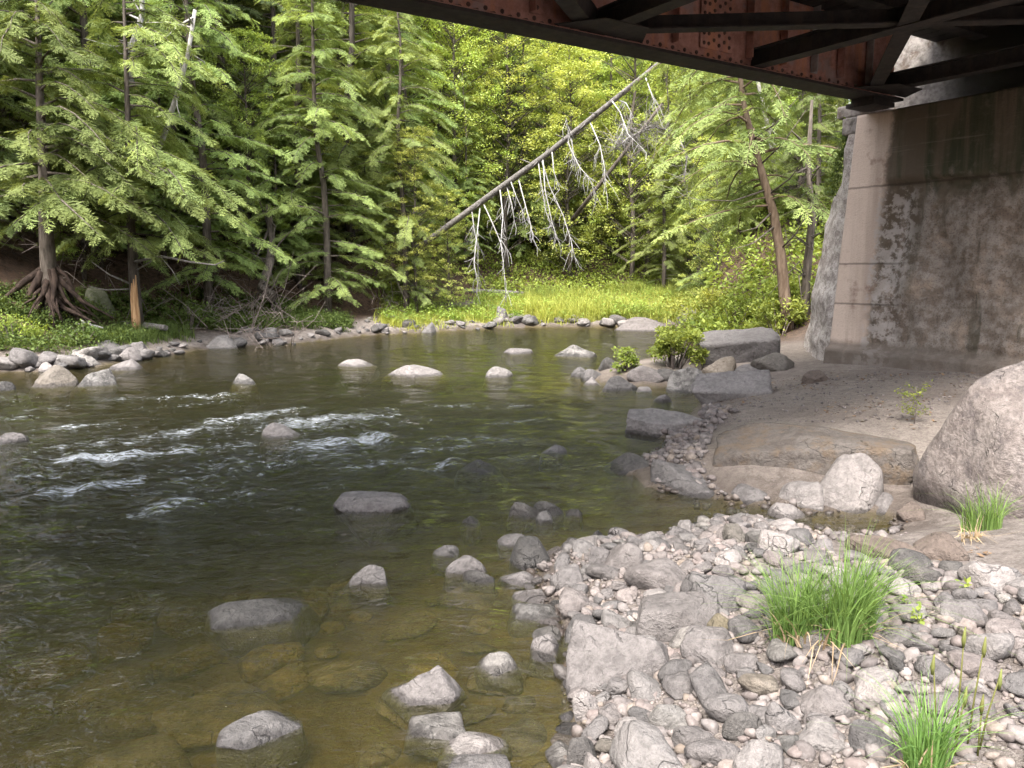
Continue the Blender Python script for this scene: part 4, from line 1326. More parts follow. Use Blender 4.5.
def ground_many(pp):
    """vectorised at_ground"""
    D = Fv + np.outer((pp[:, 0] - 512) / FPX, Rv) + np.outer((384 - pp[:, 1]) / FPX, Uv)
    ts = np.geomspace(8, 75, 90)
    best = np.full(len(pp), np.nan)
    prev = None
    for t_ in ts:
        Q = C0 + t_ * D
        g = np.maximum(terrain(Q[:, :2]), 0)
        hit = (Q[:, 2] < g) & np.isnan(best)
        best[hit] = t_
    ok = ~np.isnan(best)
    Q = C0 + best[ok][:, None] * D[ok]
    return Q[:, :2]


pp = band(385, 790, 1700, 31, [0, 0, 0, 0, 300, 297, 297, 300, 294, 292, 292], [0, 0, 0, 0, 334, 331, 329, 325, 324, 324, 322], 0, 0)
Q = ground_many(pp)
r = np.random.default_rng(33)
cl = Q + r.normal(0, 0.08, Q.shape)
P3 = np.repeat(cl, 26, 0) + r.normal(0, 0.16, (len(cl) * 26, 2))
okw = (~inside(P3, POLY)) & (seg_dist(P3, LS) < seg_dist(P3, RS)) & (fbm(np.c_[P3, np.zeros(len(P3))], 0.9, 88, 3) > -0.28)
P3 = P3[okw]
hh_ = np.where(P3[:, 0] > 0.5, 0.66, 0.40) * r.uniform(0.3, 1.1, len(P3)) * (0.8 + 0.35 * fbm(np.c_[P3, np.zeros(len(P3))], 1.6, 140, 2))
v, f, ti = blades(np.c_[P3, terrain(P3) - 0.02], hh_, r.uniform(0.012, 0.034, len(P3)), 0.55, 34, 3, 0.4)
ti = np.clip(ti + 0.5 * np.repeat(fbm(np.c_[P3, np.zeros(len(P3))], 1.1, 99, 2), 8), 0, 1)
o = link('meadow_grass', mesh_np('meadow_grass', v, f, True, {'tint': ti}), M['grass_far']); tag(o, kind='stuff')

# weeds between the meadow grass, and leafy cover of the far slopes
Vw = []; Tw = []
for c_ in Q[r.random(len(Q)) < 0.4]:
    if inside(np.array([c_]), POLY)[0] or seg_dist(np.array([c_]), RS)[0] < seg_dist(np.array([c_]), LS)[0]: continue
    rd = r.uniform(0.12, 0.34); n = 36
    Vw.append(leaf_cloud(r, np.array([c_[0], c_[1], gz(c_[0], c_[1]) + rd * 0.8]), (rd, rd, rd), n, 0.09, 0.6, 0.5)); Tw.append(np.repeat(np.clip(r.normal(r.uniform(0.2, 0.95), 0.15, n), 0, 1), 4))
o = link('meadow_weeds', mesh_np('meadow_weeds', np.vstack(Vw), quads(len(np.vstack(Vw)) // 4), False, {'tint': np.concatenate(Tw)}), M['bush']); tag(o, kind='stuff')
cs = np.c_[r.uniform(-10, 24, 16000), r.uniform(17, 58, 16000)]
zc, d1, d2, i1 = terrain(cs, True)
pxc = 512 + FPX * cs[:, 0] / cs[:, 1]
kk_ = (~i1) & (pxc > 370) & (pxc < 860) & (((d2 < d1) & (d2 > 6.5 - 3.0 * sst(450, 380, pxc))) | ((d1 < d2) & (cs[:, 1] > 17.5) & (pxc > 690)))
cs = cs[kk_][:5200]; zc = terrain(cs)
Vw = []; Tw = []
for (x, y), zz_ in zip(cs, zc):
    rd = r.uniform(0.2, 0.6); n = 30
    Vw.append(leaf_cloud(r, np.array([x, y, zz_ + rd * 0.7]), (rd, rd, rd * 0.9), n, 0.15, 0.6, 0.5)); Tw.append(np.repeat(np.clip(r.normal(r.uniform(0.1, 0.9), 0.15, n), 0, 1), 4))
o = link('slope_undergrowth', mesh_np('slope_undergrowth', np.vstack(Vw), quads(len(np.vstack(Vw)) // 4), False, {'tint': np.concatenate(Tw)}), M['bush']); tag(o, kind='stuff')

# leafy ground cover of the left bank
pp = np.vstack([band(-40, 350, 1500, 41, [300, 300, 302, 305, 312, 330, 330, 0, 0, 0, 0], [362, 352, 346, 336, 331, 334, 330, 0, 0, 0, 0], 0, 0)])
Q = ground_many(pp)
r = np.random.default_rng(43)
nQ = len(Q)
cen = np.c_[Q, terrain(Q)]
V = []; T = []
keep = fbm(np.c_[Q, np.zeros(nQ)], 0.8, 123, 2) > -0.55
for c_ in cen[keep]:
    n = 34
    rd = r.uniform(0.12, 0.3)
    V.append(leaf_cloud(r, c_ + np.array([0, 0, rd * 0.6]), (rd, rd, rd * 0.8), n, 0.075, 0.6, 0.5)); T.append(np.repeat(np.clip(r.normal(r.uniform(0.15, 0.8), 0.18, n), 0, 1), 4))
V = np.vstack(V); T = np.concatenate(T)
o = link('undergrowth', mesh_np('undergrowth', V, quads(len(V) // 4), False, {'tint': T}), M['under']); tag(o, kind='stuff')
# grass at the left waterline
pp = band(-30, 345, 700, 45, [340, 338, 332, 322, 315, 320, 320, 0, 0, 0, 0], [362, 354, 347, 338, 332, 328, 326, 0, 0, 0, 0], 0, 0)
Q = ground_many(pp); P3 = np.repeat(Q, 14, 0) + r.normal(0, 0.1, (len(Q) * 14, 2))
P3 = P3[(~inside(P3, POLY)) & (fbm(np.c_[P3, np.zeros(len(P3))], 1.3, 66, 2) > -0.1)]
v, f, ti = blades(np.c_[P3, terrain(P3) - 0.02], r.uniform(0.18, 0.42, len(P3)), np.full(len(P3), 0.016), 0.5, 46, 2, 0.3)
o = link('bank_grass', mesh_np('bank_grass', v, f, True, {'tint': ti}), M['under']); tag(o, kind='stuff')


def bush(px_, py_, wpx, hpx, n, leaf, label, seed, mat='bush', name='bush', ncl=14):
    r = np.random.default_rng(seed)
    P = at_ground(px_, py_); mpp = (P - C0) @ Fv / FPX
    W_, H_ = wpx * mpp, hpx * mpp
    t = empty(name, P); tag(t, label, name)
    V = []; T = []; m = MB()
    for i in range(ncl):
        c_ = np.array([r.uniform(-0.46, 0.46) * W_, r.uniform(-0.3, 0.3) * W_, 0])
        c_[2] = H_ * r.uniform(0.08, 0.85) * (1 - 0.9 * (abs(c_[0]) / W_) ** 1.3)
        rd = r.uniform(0.14, 0.26) * W_
        V.append(leaf_cloud(r, c_, (rd, rd, rd * 0.7), n // ncl, leaf, 0.6)); T.append(np.repeat(np.clip(r.normal(r.uniform(0.2, 0.85), 0.15, n // ncl), 0, 1), 4))
        m.tube([(c_[0] * 0.2, c_[1] * 0.2, -0.1), (c_[0] * 0.6, c_[1] * 0.6, c_[2] * 0.6), c_], [0.02, 0.013, 0.006], 5, False)
    link('stems', m.mesh('stems'), M['twig'], t)
    V = np.vstack(V)
    link('foliage', mesh_np('foliage', V, quads(len(V) // 4), False, {'tint': np.concatenate(T)}), M[mat], t)
    return t


bush(674, 368, 52, 48, 3000, 0.075, 'leafy light green bush on the rock spit left of the table slab', 51)
bush(627, 369, 32, 24, 900, 0.06, 'small round green bush on the tip of the rock spit', 52)
bush(735, 338, 90, 50, 3000, 0.09, 'wide green bush behind the table slab', 53)
bush(778, 336, 60, 56, 2200, 0.09, 'bush at the foot of the leaning brown tree beside the abutment', 54)
bush(718, 330, 90, 44, 2600, 0.10, 'yellow green bush next to the white slab on the grass', 55, 'grass_far')
bush(768, 322, 90, 46, 2600, 0.10, 'bright bush on the far bank beyond the leaning brown tree', 56, 'grass_far')
bush(15, 342, 60, 34, 1100, 0.07, 'bright yellow green bush at the left waterline below the torn roots', 57, 'bush')
bush(85, 345, 44, 30, 900, 0.07, 'dark green bush left of the peeling trunk', 58, 'under')
bush(190, 328, 66, 36, 1500, 0.07, 'low spreading bush on the left bank right of the peeling trunk', 59, 'under')

# ------------------------------------------------------------------ trees
def leafq(r, p0, d, l, w, nrm):
    """rhombus leaves from p0 along d"""
    s = np.cross(nrm, d); s /= np.linalg.norm(s, axis=1)[:, None] + 1e-9
    mid = p0 + d * (l * 0.45)[:, None]
    return np.stack([p0, mid + s * (w / 2)[:, None], p0 + d * l[:, None], mid - s * (w / 2)[:, None]], 1)


def spray_template(seed, pairs=9, per=2, wid=0.05):
    """a flat hemlock spray one unit long, drooping a little"""
    r = np.random.default_rng(seed)
    P = []; D = []; Ls = []; Wd = []; N = []
    for i in range(pairs):
        t = 0.06 + 0.90 * (i + r.uniform(-0.2, 0.2)) / pairs
        for sg in (-1, 1):
            a = sg * rad(r.uniform(42, 62))
            ls = (0.40 * (1 - t) ** 0.75 + 0.07) * r.uniform(0.75, 1.15)
            d = np.array([math.cos(a), math.sin(a), r.normal(-0.10, 0.08)]); d /= np.linalg.norm(d)
            for j in range(per):
                q = np.array([t, 0, -0.16 * t * t]) + d * ls * (j / per) * 0.9
                a2 = a + r.normal(0, 0.35)
                d2 = np.array([math.cos(a2), math.sin(a2), d[2] + r.normal(-0.05, 0.1)]); d2 /= np.linalg.norm(d2)
                P.append(q); D.append(d2); Ls.append(ls * (0.62 if per > 1 else 1.0) * r.uniform(0.8, 1.25)); Wd.append(wid * r.uniform(0.7, 1.3))
    for i in range(5):
        t = i / 5
        P.append(np.array([t, 0, -0.16 * t * t])); D.append(np.array([0.98, r.normal(0, 0.1), -0.2 * t - 0.05])); Ls.append(0.26); Wd.append(wid * 0.9)
    P = np.array(P); D = np.array(D); D /= np.linalg.norm(D, axis=1)[:, None]
    nrm = np.array([0, 0, 1.0]) + r.normal(0, 0.28, P.shape)
    q = leafq(r, P, D, np.array(Ls), np.array(Wd), nrm)
    return q.reshape(-1, 3), np.clip(P[:, 0] * 0.6 + np.abs(P[:, 1]) * 0.9, 0, 1)


SPR = [spray_template(7000 + i, 11, 2, 0.042) for i in range(6)]
SPR_FAR = [spray_template(7100 + i, 6, 1, 0.085) for i in range(5)]


def frame(d, roll, up=np.array([0, 0, 1.0])):
    d = d / np.linalg.norm(d)
    s = np.cross(up, d); n_ = np.linalg.norm(s)
    s = s / n_ if n_ > 1e-4 else np.array([0, 1.0, 0])
    u = np.cross(d, s)
    c, sn = math.cos(roll), math.sin(roll)
    return np.stack([d, s * c + u * sn, u * c - s * sn], 1)


class Foliage:
    def __init__(self, tmpl):
        self.tm = tmpl; self.inst = [[] for _ in tmpl]

    def add(self, r, p, d, L, roll, tint):
        self.inst[int(r.integers(0, len(self.tm)))].append((p, frame(d, roll) * L, tint))

    def arrays(self):
        V = []; T = []
        for (tv, tt), ins_ in zip(self.tm, self.inst):
            if not ins_: continue
            Mx = np.array([i[1] for i in ins_]); Pp = np.array([i[0] for i in ins_]); ti = np.array([i[2] for i in ins_])
            v = np.einsum('nij,kj->nki', Mx, tv) + Pp[:, None, :]
            V.append(v.reshape(-1, 3))
            T.append(np.repeat(np.clip(ti[:, None] * 0.75 + tt[None] * 0.45 - 0.1, 0, 1), 4, axis=1).reshape(-1))
        V = np.vstack(V); T = np.concatenate(T)
        return V, quads(len(V) // 4), T


def hemlock_parts(seed, Ht=11.0, base=1.2, R=2.6, nbr=72, path=None, r0=0.16, far=False, drop=0.30, lean_to=None, sparse=1.0):
    r = np.random.default_rng(seed)
    m = MB(); fo = Foliage(SPR_FAR if far else SPR)
    if path is None:
        path = [np.array([0, 0, -0.4])]
        n = 9
        off = np.zeros(2)
        for i in range(1, n + 1):
            off = off + r.normal(0, 0.07, 2)
            path.append(np.array([off[0], off[1], Ht * i / n]))
    path = np.array(path, float)
    zt = path[:, 2]
    m.tube(path, [r0 * (1 - 0.93 * (i / (len(path) - 1)) ** 0.9) + 0.008 for i in range(len(path))], 9)
    top = zt[-1]
    for i in range(nbr):
        u = (i + r.random()) / nbr
        zb = base + (top * 0.985 - base) * u ** 1.12
        tx = np.interp(zb, zt, path[:, 0]); ty = np.interp(zb, zt, path[:, 1])
        rel = (zb - base) / (top - base)
        l = R * (1 - rel ** 2.2) * r.choice([r.uniform(0.45, 0.8), r.uniform(0.8, 1.25)]) * (0.7 + 0.3 * min(1, rel * 5)) + 0.22
        az = r.uniform(0, 6.28)
        if lean_to is not None and r.random() < 0.55: az = lean_to + r.normal(0, 0.7)
        up0 = r.uniform(-0.12, 0.45) + 0.25 * rel; drop_ = drop * r.uniform(0.45, 1.5)
        dh = np.array([math.cos(az), math.sin(az), 0.0])
        pts = []
        for k_ in range(6):
            t = k_ / 5
            side = np.array([-dh[1], dh[0], 0]) * 0.12 * l * math.sin(t * 2.2 + seed) * t
            pts.append(np.array([tx, ty, zb]) + dh * l * t + np.array([0, 0, l * (up0 * t - (drop_ + up0 * 0.75) * t ** 2.1)]) + side)
        pts = np.array(pts)
        m.tube(pts, [0.012 * l + 0.006, 0.01 * l + 0.004, 0.008 * l + 0.003, 0.006 * l + 0.002, 0.004 * l + 0.002, 0.003], 4, False)
        tb = r.uniform(0.12, 0.75)
        ns = max(3, int(l / (0.34 if far else 0.185) * sparse))
        for j in range(ns):
            t = 0.12 + 0.88 * (j + r.random() * 0.6) / ns
            for sg in (-1, 1):
                q = np.array([np.interp(t * 5, range(6), pts[:, a]) for a in range(3)])
                k0 = min(4, int(t * 5)); dd = pts[k0 + 1] - pts[k0]; dd = dd / np.linalg.norm(dd)
                sd_ = np.cross([0, 0, 1.0], dd); sd_ /= np.linalg.norm(sd_)
                a = rad(r.uniform(28, 58))
                d = dd * math.cos(a) + sd_ * sg * math.sin(a) + np.array([0, 0, -0.14 + r.normal(0, 0.1)])
                L = (0.26 + 0.18 * l * (1 - 0.72 * t)) * r.uniform(0.65, 1.25)
                fo.add(r, q, d, min(L, 0.85), r.normal(0, 0.42), np.clip(tb + 0.4 * (t - 0.5) + r.normal(0, 0.12), 0, 1))
        fo.add(r, pts[-2], pts[-1] - pts[-2] + np.array([0, 0, -0.05]), 0.5, r.normal(0, 0.2), np.clip(tb + 0.3, 0, 1))
    return m.mesh('trunk'), mesh_np('crown', *fo.arrays()[:2], False, {'tint': fo.arrays()[2]})


def broadleaf_parts(seed, Ht=11.0, base=1.8, R=2.8, ncl=300, leaf=0.115, per=80, r0=0.13):
    r = np.random.default_rng(seed)
    m = MB()
    n = 8; off = np.zeros(2); path = [np.array([0, 0, -0.4])]
    for i in range(1, n + 1):
        off = off + r.normal(0, 0.13, 2); path.append(np.array([off[0], off[1], Ht * i / n * 0.95]))
    path = np.array(path)
    m.tube(path, [r0 * (1 - 0.9 * i / n) + 0.01 for i in range(n + 1)], 9)
    V = []; T = []
    for i in range(ncl):
        u = r.random() ** 0.85
        zb = base + (Ht * 0.95 - base) * u
        tx = np.interp(zb, path[:, 2], path[:, 0]); ty = np.interp(zb, path[:, 2], path[:, 1])
        env = R * (0.45 + 0.75 * math.sin(math.pi * min(1, 0.18 + 0.8 * u)))
        l = env * r.uniform(0.25, 1.0); az = r.uniform(0, 6.28)
        c_ = np.array([tx + math.cos(az) * l, ty + math.sin(az) * l, zb + r.uniform(0.0, 0.5)])
        if i % 2 == 0:
            mid = np.array([tx + math.cos(az) * l * 0.5, ty + math.sin(az) * l * 0.5, zb - 0.15 * l])
            m.tube([np.array([tx, ty, zb - 0.45 * l]), mid, c_], [0.012 + 0.01 * l, 0.014, 0.006], 4, False)
        s = r.uniform(0.28, 0.62)
        k_ = int(per * r.uniform(0.5, 1.2))
        V.append(leaf_cloud(r, c_, (s, s, s * 0.42), k_, leaf, 0.45, 0.62))
        T.append(np.repeat(np.clip(r.normal(np.clip(r.normal(0.5, 0.28), 0, 1), 0.15, k_), 0, 1), 4))
    V = np.vstack(V)
    return m.mesh('trunk'), mesh_np('crown', V, quads(len(V) // 4), False, {'tint': np.concatenate(T)})


LIB = {'hem': [hemlock_parts(800 + i, Ht=h_, base=b_, R=R_, nbr=n_, drop=d_) for i, (h_, b_, R_, n_, d_) in
               enumerate([(14.5, 0.8, 2.7, 100, 0.30), (15.5, 1.2, 2.5, 100, 0.24), (13, 0.6, 2.5, 94, 0.34)])],
       'hemfar': [hemlock_parts(830 + i, Ht=16, base=1.4, R=2.9, nbr=94, far=True) for i in range(2)],
       'bro': [broadleaf_parts(860 + i, Ht=h_, base=b_, R=R_) for i, (h_, b_, R_) in enumerate([(13, 1.0, 2.9), (14.5, 1.6, 2.8), (11, 0.6, 2.6)])]}
for kk, lst_ in LIB.items():
    for a, b in lst_:
        a.materials.append(M['bark'])


_cm = {}
def crown_mesh(me_, mat):
    """a crown in another leaf colour is the same mesh with the colour kept on the object"""
    if not me_.materials: me_.materials.append(M[mat])
    return me_


def tree(kind, x, y, sc, label, vi=None, mat=None, rz=None, group=None, name=None, bark=None, lean=(0, 0), dz=0.0, seed=0):
    r = np.random.default_rng(int(abs(x * 131 + y * 977)) + seed)
    L = LIB[kind]; vi = int(r.integers(0, len(L))) if vi is None else vi
    t = empty(name or {'hem': 'hemlock', 'hemfar': 'hemlock', 'bro': 'broadleaf_tree'}[kind], (x, y, gz(x, y) + dz), r.uniform(0, 6.28) if rz is None else rz)
    t.rotation_euler[0] = lean[0]; t.rotation_euler[1] = lean[1]
    t.scale = (sc, sc, sc * r.uniform(0.92, 1.12))
    tag(t, label, 'tree', group)
    a = link('trunk', L[vi][0], None, t)
    c_ = link('crown', crown_mesh(L[vi][1], 'maple' if kind == 'bro' else 'hemlock'), None, t)
    if bark:
        a.material_slots[0].link = 'OBJECT'; a.material_slots[0].material = M[bark]
    if mat:
        c_.material_slots[0].link = 'OBJECT'; c_.material_slots[0].material = M[mat]
    return t


def at_px(px_, Y):
    return (px_ - 512) / FPX * (Y * 0.985), Y


FRONT = []
def ft(px_, Y, kind, sc, label, **kw):
    x, y = at_px(px_, Y)
    FRONT.append((x, y))
    return tree(kind, x, y, sc, label, **kw)


ft(-70, 18.5, 'hem', 1.05, 'shaggy hemlock at the far left edge, its boughs cut off by the picture', vi=0)
ft(10, 22.5, 'hem', 1.1, 'tall hemlock up the bank behind the torn root plate', vi=1)
ft(178, 25.0, 'hem', 1.0, 'hemlock on the slope right of the peeling trunk', vi=2)
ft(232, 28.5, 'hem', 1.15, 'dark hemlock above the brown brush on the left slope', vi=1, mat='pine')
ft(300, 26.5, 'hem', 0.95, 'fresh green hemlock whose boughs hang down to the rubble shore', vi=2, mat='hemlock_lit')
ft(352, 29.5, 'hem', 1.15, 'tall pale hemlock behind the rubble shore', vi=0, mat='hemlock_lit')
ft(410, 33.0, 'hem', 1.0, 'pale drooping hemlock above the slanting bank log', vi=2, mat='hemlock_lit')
ft(240, 34.0, 'bro', 1.05, 'young maple with bright leaves high on the left slope', vi=0, mat='midgreen')
ft(345, 37.0, 'bro', 1.2, 'bright yellow green maple above the pale hemlocks', vi=1)
ft(432, 40.0, 'bro', 1.2, 'yellow green tree left of the dark pine', vi=0)
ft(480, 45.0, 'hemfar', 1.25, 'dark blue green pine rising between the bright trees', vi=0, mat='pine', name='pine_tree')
ft(492, 39.0, 'hem', 0.75, 'low hemlock behind the meadow under the leaning dead trunk', vi=0, mat='hemlock_lit')
ft(545, 42.0, 'bro', 1.15, 'bright maple behind the middle of the leaning dead trunk', vi=2)
ft(585, 47.0, 'bro', 1.35, 'tall yellow tree behind the hanging dead branches', vi=1)
ft(560, 39.5, 'hem', 0.65, 'small hemlock at the back of the meadow below the dead branches', vi=2, mat='hemlock_lit')
ft(625, 45.0, 'bro', 1.1, 'yellow green tree right of the hanging dead branches', vi=0)
ft(612, 41.5, 'hem', 0.85, 'grey green hemlock at the back edge of the meadow', vi=1, mat='hemlock_lit')
ft(665, 46.0, 'bro', 1.2, 'pale maple by the upper end of the thin snag', vi=2, mat='midgreen')
ft(690, 42.0, 'hem', 0.95, 'pale hemlock at the far bend of the river', vi=2, mat='hemlock_lit')
ft(722, 33.0, 'hem', 1.0, 'soft green hemlock on the right bank left of the leaning brown tree', vi=0, mat='hemlock_lit')
ft(762, 29.0, 'hem', 0.95, 'soft green hemlock behind the leaning brown tree', vi=1, mat='hemlock_lit')
ft(800, 24.0, 'hem', 0.9, 'hemlock just behind the broken wing of the abutment', vi=2)
ft(835, 30.0, 'bro', 1.0, 'maple behind the abutment', vi=1, mat='midgreen')
ft(738, 24.5, 'hem', 0.5, 'small hemlock low on the right bank behind the bushes', vi=0, mat='hemlock_lit')
ft(772, 25.5, 'hem', 0.62, 'small hemlock directly behind the leaning brown trunk', vi=2, mat='hemlock_lit')
ft(815, 21.5, 'hem', 0.5, 'little hemlock against the back of the wing wall', vi=2)
ft(795, 22.5, 'bro', 0.42, 'leafy sapling between the leaning brown trunk and the wing wall', vi=0, mat='midgreen')
ft(752, 30.5, 'bro', 0.6, 'small maple on the slope of the right bank', vi=2, mat='midgreen')
ft(715, 28.0, 'bro', 0.45, 'bright sapling above the wide green bush', vi=1)
ft(-25, 21.0, 'hem', 1.0, 'drooping hemlock left of the hemlock on torn roots', vi=2, mat='hemlock_lit')
ft(95, 22.5, 'hem', 1.0, 'hemlock between the torn roots and the peeling trunk', vi=2, mat='hemlock_lit')
ft(205, 22.8, 'hem', 0.85, 'feathery hemlock right of the peeling trunk, nearer the water than the others', vi=0, mat='hemlock_lit')
ft(275, 29.0, 'hem', 1.0, 'hemlock directly behind the dark bent trunk', vi=0)
ft(325, 25.4, 'hem', 0.8, 'light green feathery hemlock overhanging the rubble shore', vi=0, mat='hemlock_lit')
ft(405, 27.6, 'hem', 0.72, 'light green hemlock hiding the foot of the leaning dead trunk', vi=0, mat='hemlock_lit')
ft(445, 36.0, 'bro', 0.75, 'small yellow tree in front of the dark pine', vi=2)
ft(520, 38.5, 'hem', 0.8, 'hemlock at the meadow edge left of the hanging dead branches', vi=0, mat='hemlock_lit')
ft(645, 40.0, 'bro', 0.7, 'small yellow green tree at the right end of the meadow', vi=2)
ft(665, 36.5, 'hem', 0.7, 'small pale hemlock by the white slab on the grass', vi=0, mat='hemlock_lit')
ft(590, 40.5, 'bro', 0.6, 'low bright shrubby tree at the middle of the meadow edge', vi=0)
ft(416, 27.4, 'bro', 0.40, 'small bright yellow sapling hiding the foot of the leaning dead trunk', vi=1)
ft(446, 28.2, 'bro', 0.36, 'yellow leaved sapling under the lower end of the leaning dead trunk', vi=0)
ft(255, 25.5, 'bro', 0.55, 'green sapling between the hemlocks of the left bank', vi=0, mat='midgreen')
ft(60, 24.5, 'hem', 1.0, 'dense hemlock filling in behind the torn roots', vi=0)
ft(150, 27.0, 'hem', 1.1, 'dense hemlock filling in behind the peeling trunk', vi=1)
ft(345, 33.0, 'hem', 1.0, 'dense hemlock up the slope above the rubble shore', vi=0, mat='hemlock_lit')
ft(455, 35.5, 'bro', 0.85, 'bright yellow green tree just right of the pale drooping hemlock', vi=0)
ft(508, 37.0, 'bro', 0.95, 'bright yellow green tree behind the lower half of the leaning dead trunk', vi=1)
ft(572, 38.0, 'bro', 0.9, 'bright yellow green tree at the tips of the hanging dead branches', vi=2)
ft(632, 38.5, 'bro', 0.95, 'bright yellow green tree under the upper end of the leaning dead trunk', vi=1)
ft(385, 34.5, 'bro', 1.0, 'bright yellow green maple peeping between the pale hemlocks', vi=0)
ft(470, 37.5, 'bro', 0.55, 'low bright shrubby tree at the left of the meadow edge', vi=2)
ft(700, 37.0, 'bro', 0.8, 'yellow green tree over the bushes of the right bank', vi=0, mat='midgreen')
ft(745, 38.0, 'hem', 1.0, 'hazy green hemlock far up the right bank', vi=2, mat='hemlock_lit')
ft(750, 47.0, 'bro', 1.2, 'yellow green maple far upstream on the right', vi=0)

# the woods behind
rr = np.random.default_rng(17)
cand = np.c_[rr.uniform(-62, 34, 6000), rr.uniform(10, 84, 6000)]
zc, dRc, dLc, insc = terrain(cand, True)
hsc = 2.2 + 6.0 * sst(-6, 0.5, cand[:, 0])
okc = (~insc) & (dLc < dRc) & (dLc > hsc + 1.0)
cand = cand[okc]; cand = cand[np.argsort(np.linalg.norm(cand, axis=1) + rr.uniform(0, 10, len(cand)))]
lst = list(FRONT); nf = 0
WL = {'hem': 'one of the green hemlocks crowding the wooded hillside behind the front trees',
      'bro': 'one of the leafy yellow green trees on the wooded hillside behind the front trees'}
for x, y in cand:
    if nf >= 150: break
    pxx = 512 + FPX * x / y
    if pxx < -120 or pxx > 900: continue
    dd = math.hypot(x, y)
    sp = 2.2 if dd < 40 else 3.0
    if any((x - a) ** 2 + (y - b) ** 2 < sp * sp for a, b in lst): continue
    lst.append((x, y)); nf += 1
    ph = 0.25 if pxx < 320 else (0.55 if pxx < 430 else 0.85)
    if rr.random() < ph:
        tree('bro', x, y, rr.uniform(0.85, 1.3), WL['bro'], group='broadleaf trees of the wooded hillside', mat=rr.choice(['maple', 'midgreen', 'maple']))
    else:
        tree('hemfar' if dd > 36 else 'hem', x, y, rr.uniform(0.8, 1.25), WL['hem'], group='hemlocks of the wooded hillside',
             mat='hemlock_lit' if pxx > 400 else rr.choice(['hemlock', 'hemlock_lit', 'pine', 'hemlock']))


# young trees under the woods
UL = {'hem': 'one of the young hemlocks filling the gaps low on the wooded slope', 'bro': 'one of the low leafy saplings filling the gaps on the wooded slope'}
nu = 0
cand2 = cand[rr.permutation(len(cand))]
lst2 = []
for x, y in cand2:
    if nu >= 130: break
    pxx = 512 + FPX * x / y; dd = math.hypot(x, y)
    if pxx < -30 or pxx > 800 or dd > 58: continue
    if any((x - a) ** 2 + (y - b) ** 2 < 1.7 ** 2 for a, b in lst2): continue
    lst2.append((x, y)); nu += 1
    if rr.random() < (0.3 if pxx < 400 else 0.7):
        tree('bro', x, y, rr.uniform(0.28, 0.5), UL['bro'], group='saplings of the wooded slope', name='sapling', mat=rr.choice(['maple', 'midgreen', 'midgreen']))
    else:
        tree('hem', x, y, rr.uniform(0.28, 0.55), UL['hem'], group='young hemlocks of the wooded slope', name='young_hemlock', mat='hemlock_lit')


# hemlock with the peeling trunk, built on its own
P = at_ground(138, 333)
def rel(px_, py_, dY=0.0, P=P):
    q = at_y(px_, py_, P[1] + dY) - P
    return q
path = [rel(139, 338), rel(136, 300), rel(133, 262, 0.05), rel(131, 225, 0.1), rel(129, 180, 0.15), rel(128, 120, 0.1), rel(126, 60), rel(124, 0), rel(122, -60)]
pt, pc = hemlock_parts(951, path=path, base=2.2, R=2.9, nbr=58, r0=0.15, drop=0.42, lean_to=-0.35)
t = empty('hemlock', P); tag(t, 'leaning hemlock on the left bank with a peeling orange lower trunk', 'tree')
link('trunk', pt, M['bark'], t); link('crown', pc, M['hemlock_lit'], t)
m = MB()
for i in range(3):
    a = -1.9 + 0.42 * i
    o_ = Vector((math.cos(a), math.sin(a), 0)) * 0.128
    m.tube([Vector(rel(139, 336)) + o_ * 1.05, Vector(rel(137.5, 315)) + o_, Vector(rel(136, 298)) + o_ * 0.95, Vector(rel(135.2, 283 - 4 * i)) + o_ * 0.9], [0.05, 0.055, 0.045, 0.012], 6)
link('bare_wood', m.mesh('bare_wood'), M['bark_peel'], t)
m = MB()
m.tube([rel(134, 262), rel(160, 256, -0.3), rel(190, 262, -0.5), rel(215, 265, -0.6), rel(224, 261, -0.6)], [0.035, 0.03, 0.024, 0.016, 0.008], 6)
m.tube([rel(160, 256, -0.3), rel(172, 270, -0.5), rel(180, 285, -0.6)], [0.015, 0.01, 0.005], 5)
m.tube([rel(131, 284), rel(110, 275, -0.3), rel(92, 262, -0.4)], [0.03, 0.02, 0.01], 6)
m.tube([rel(131, 289), rel(105, 290, -0.2), rel(88, 286, -0.4)], [0.022, 0.016, 0.008], 6)
m.tube([rel(137, 270), rel(150, 262, -0.3), rel(160, 251, -0.4)], [0.02, 0.014, 0.006], 6)
link('dead_branch', m.mesh('dead_branch'), M['deadgrey'], t)

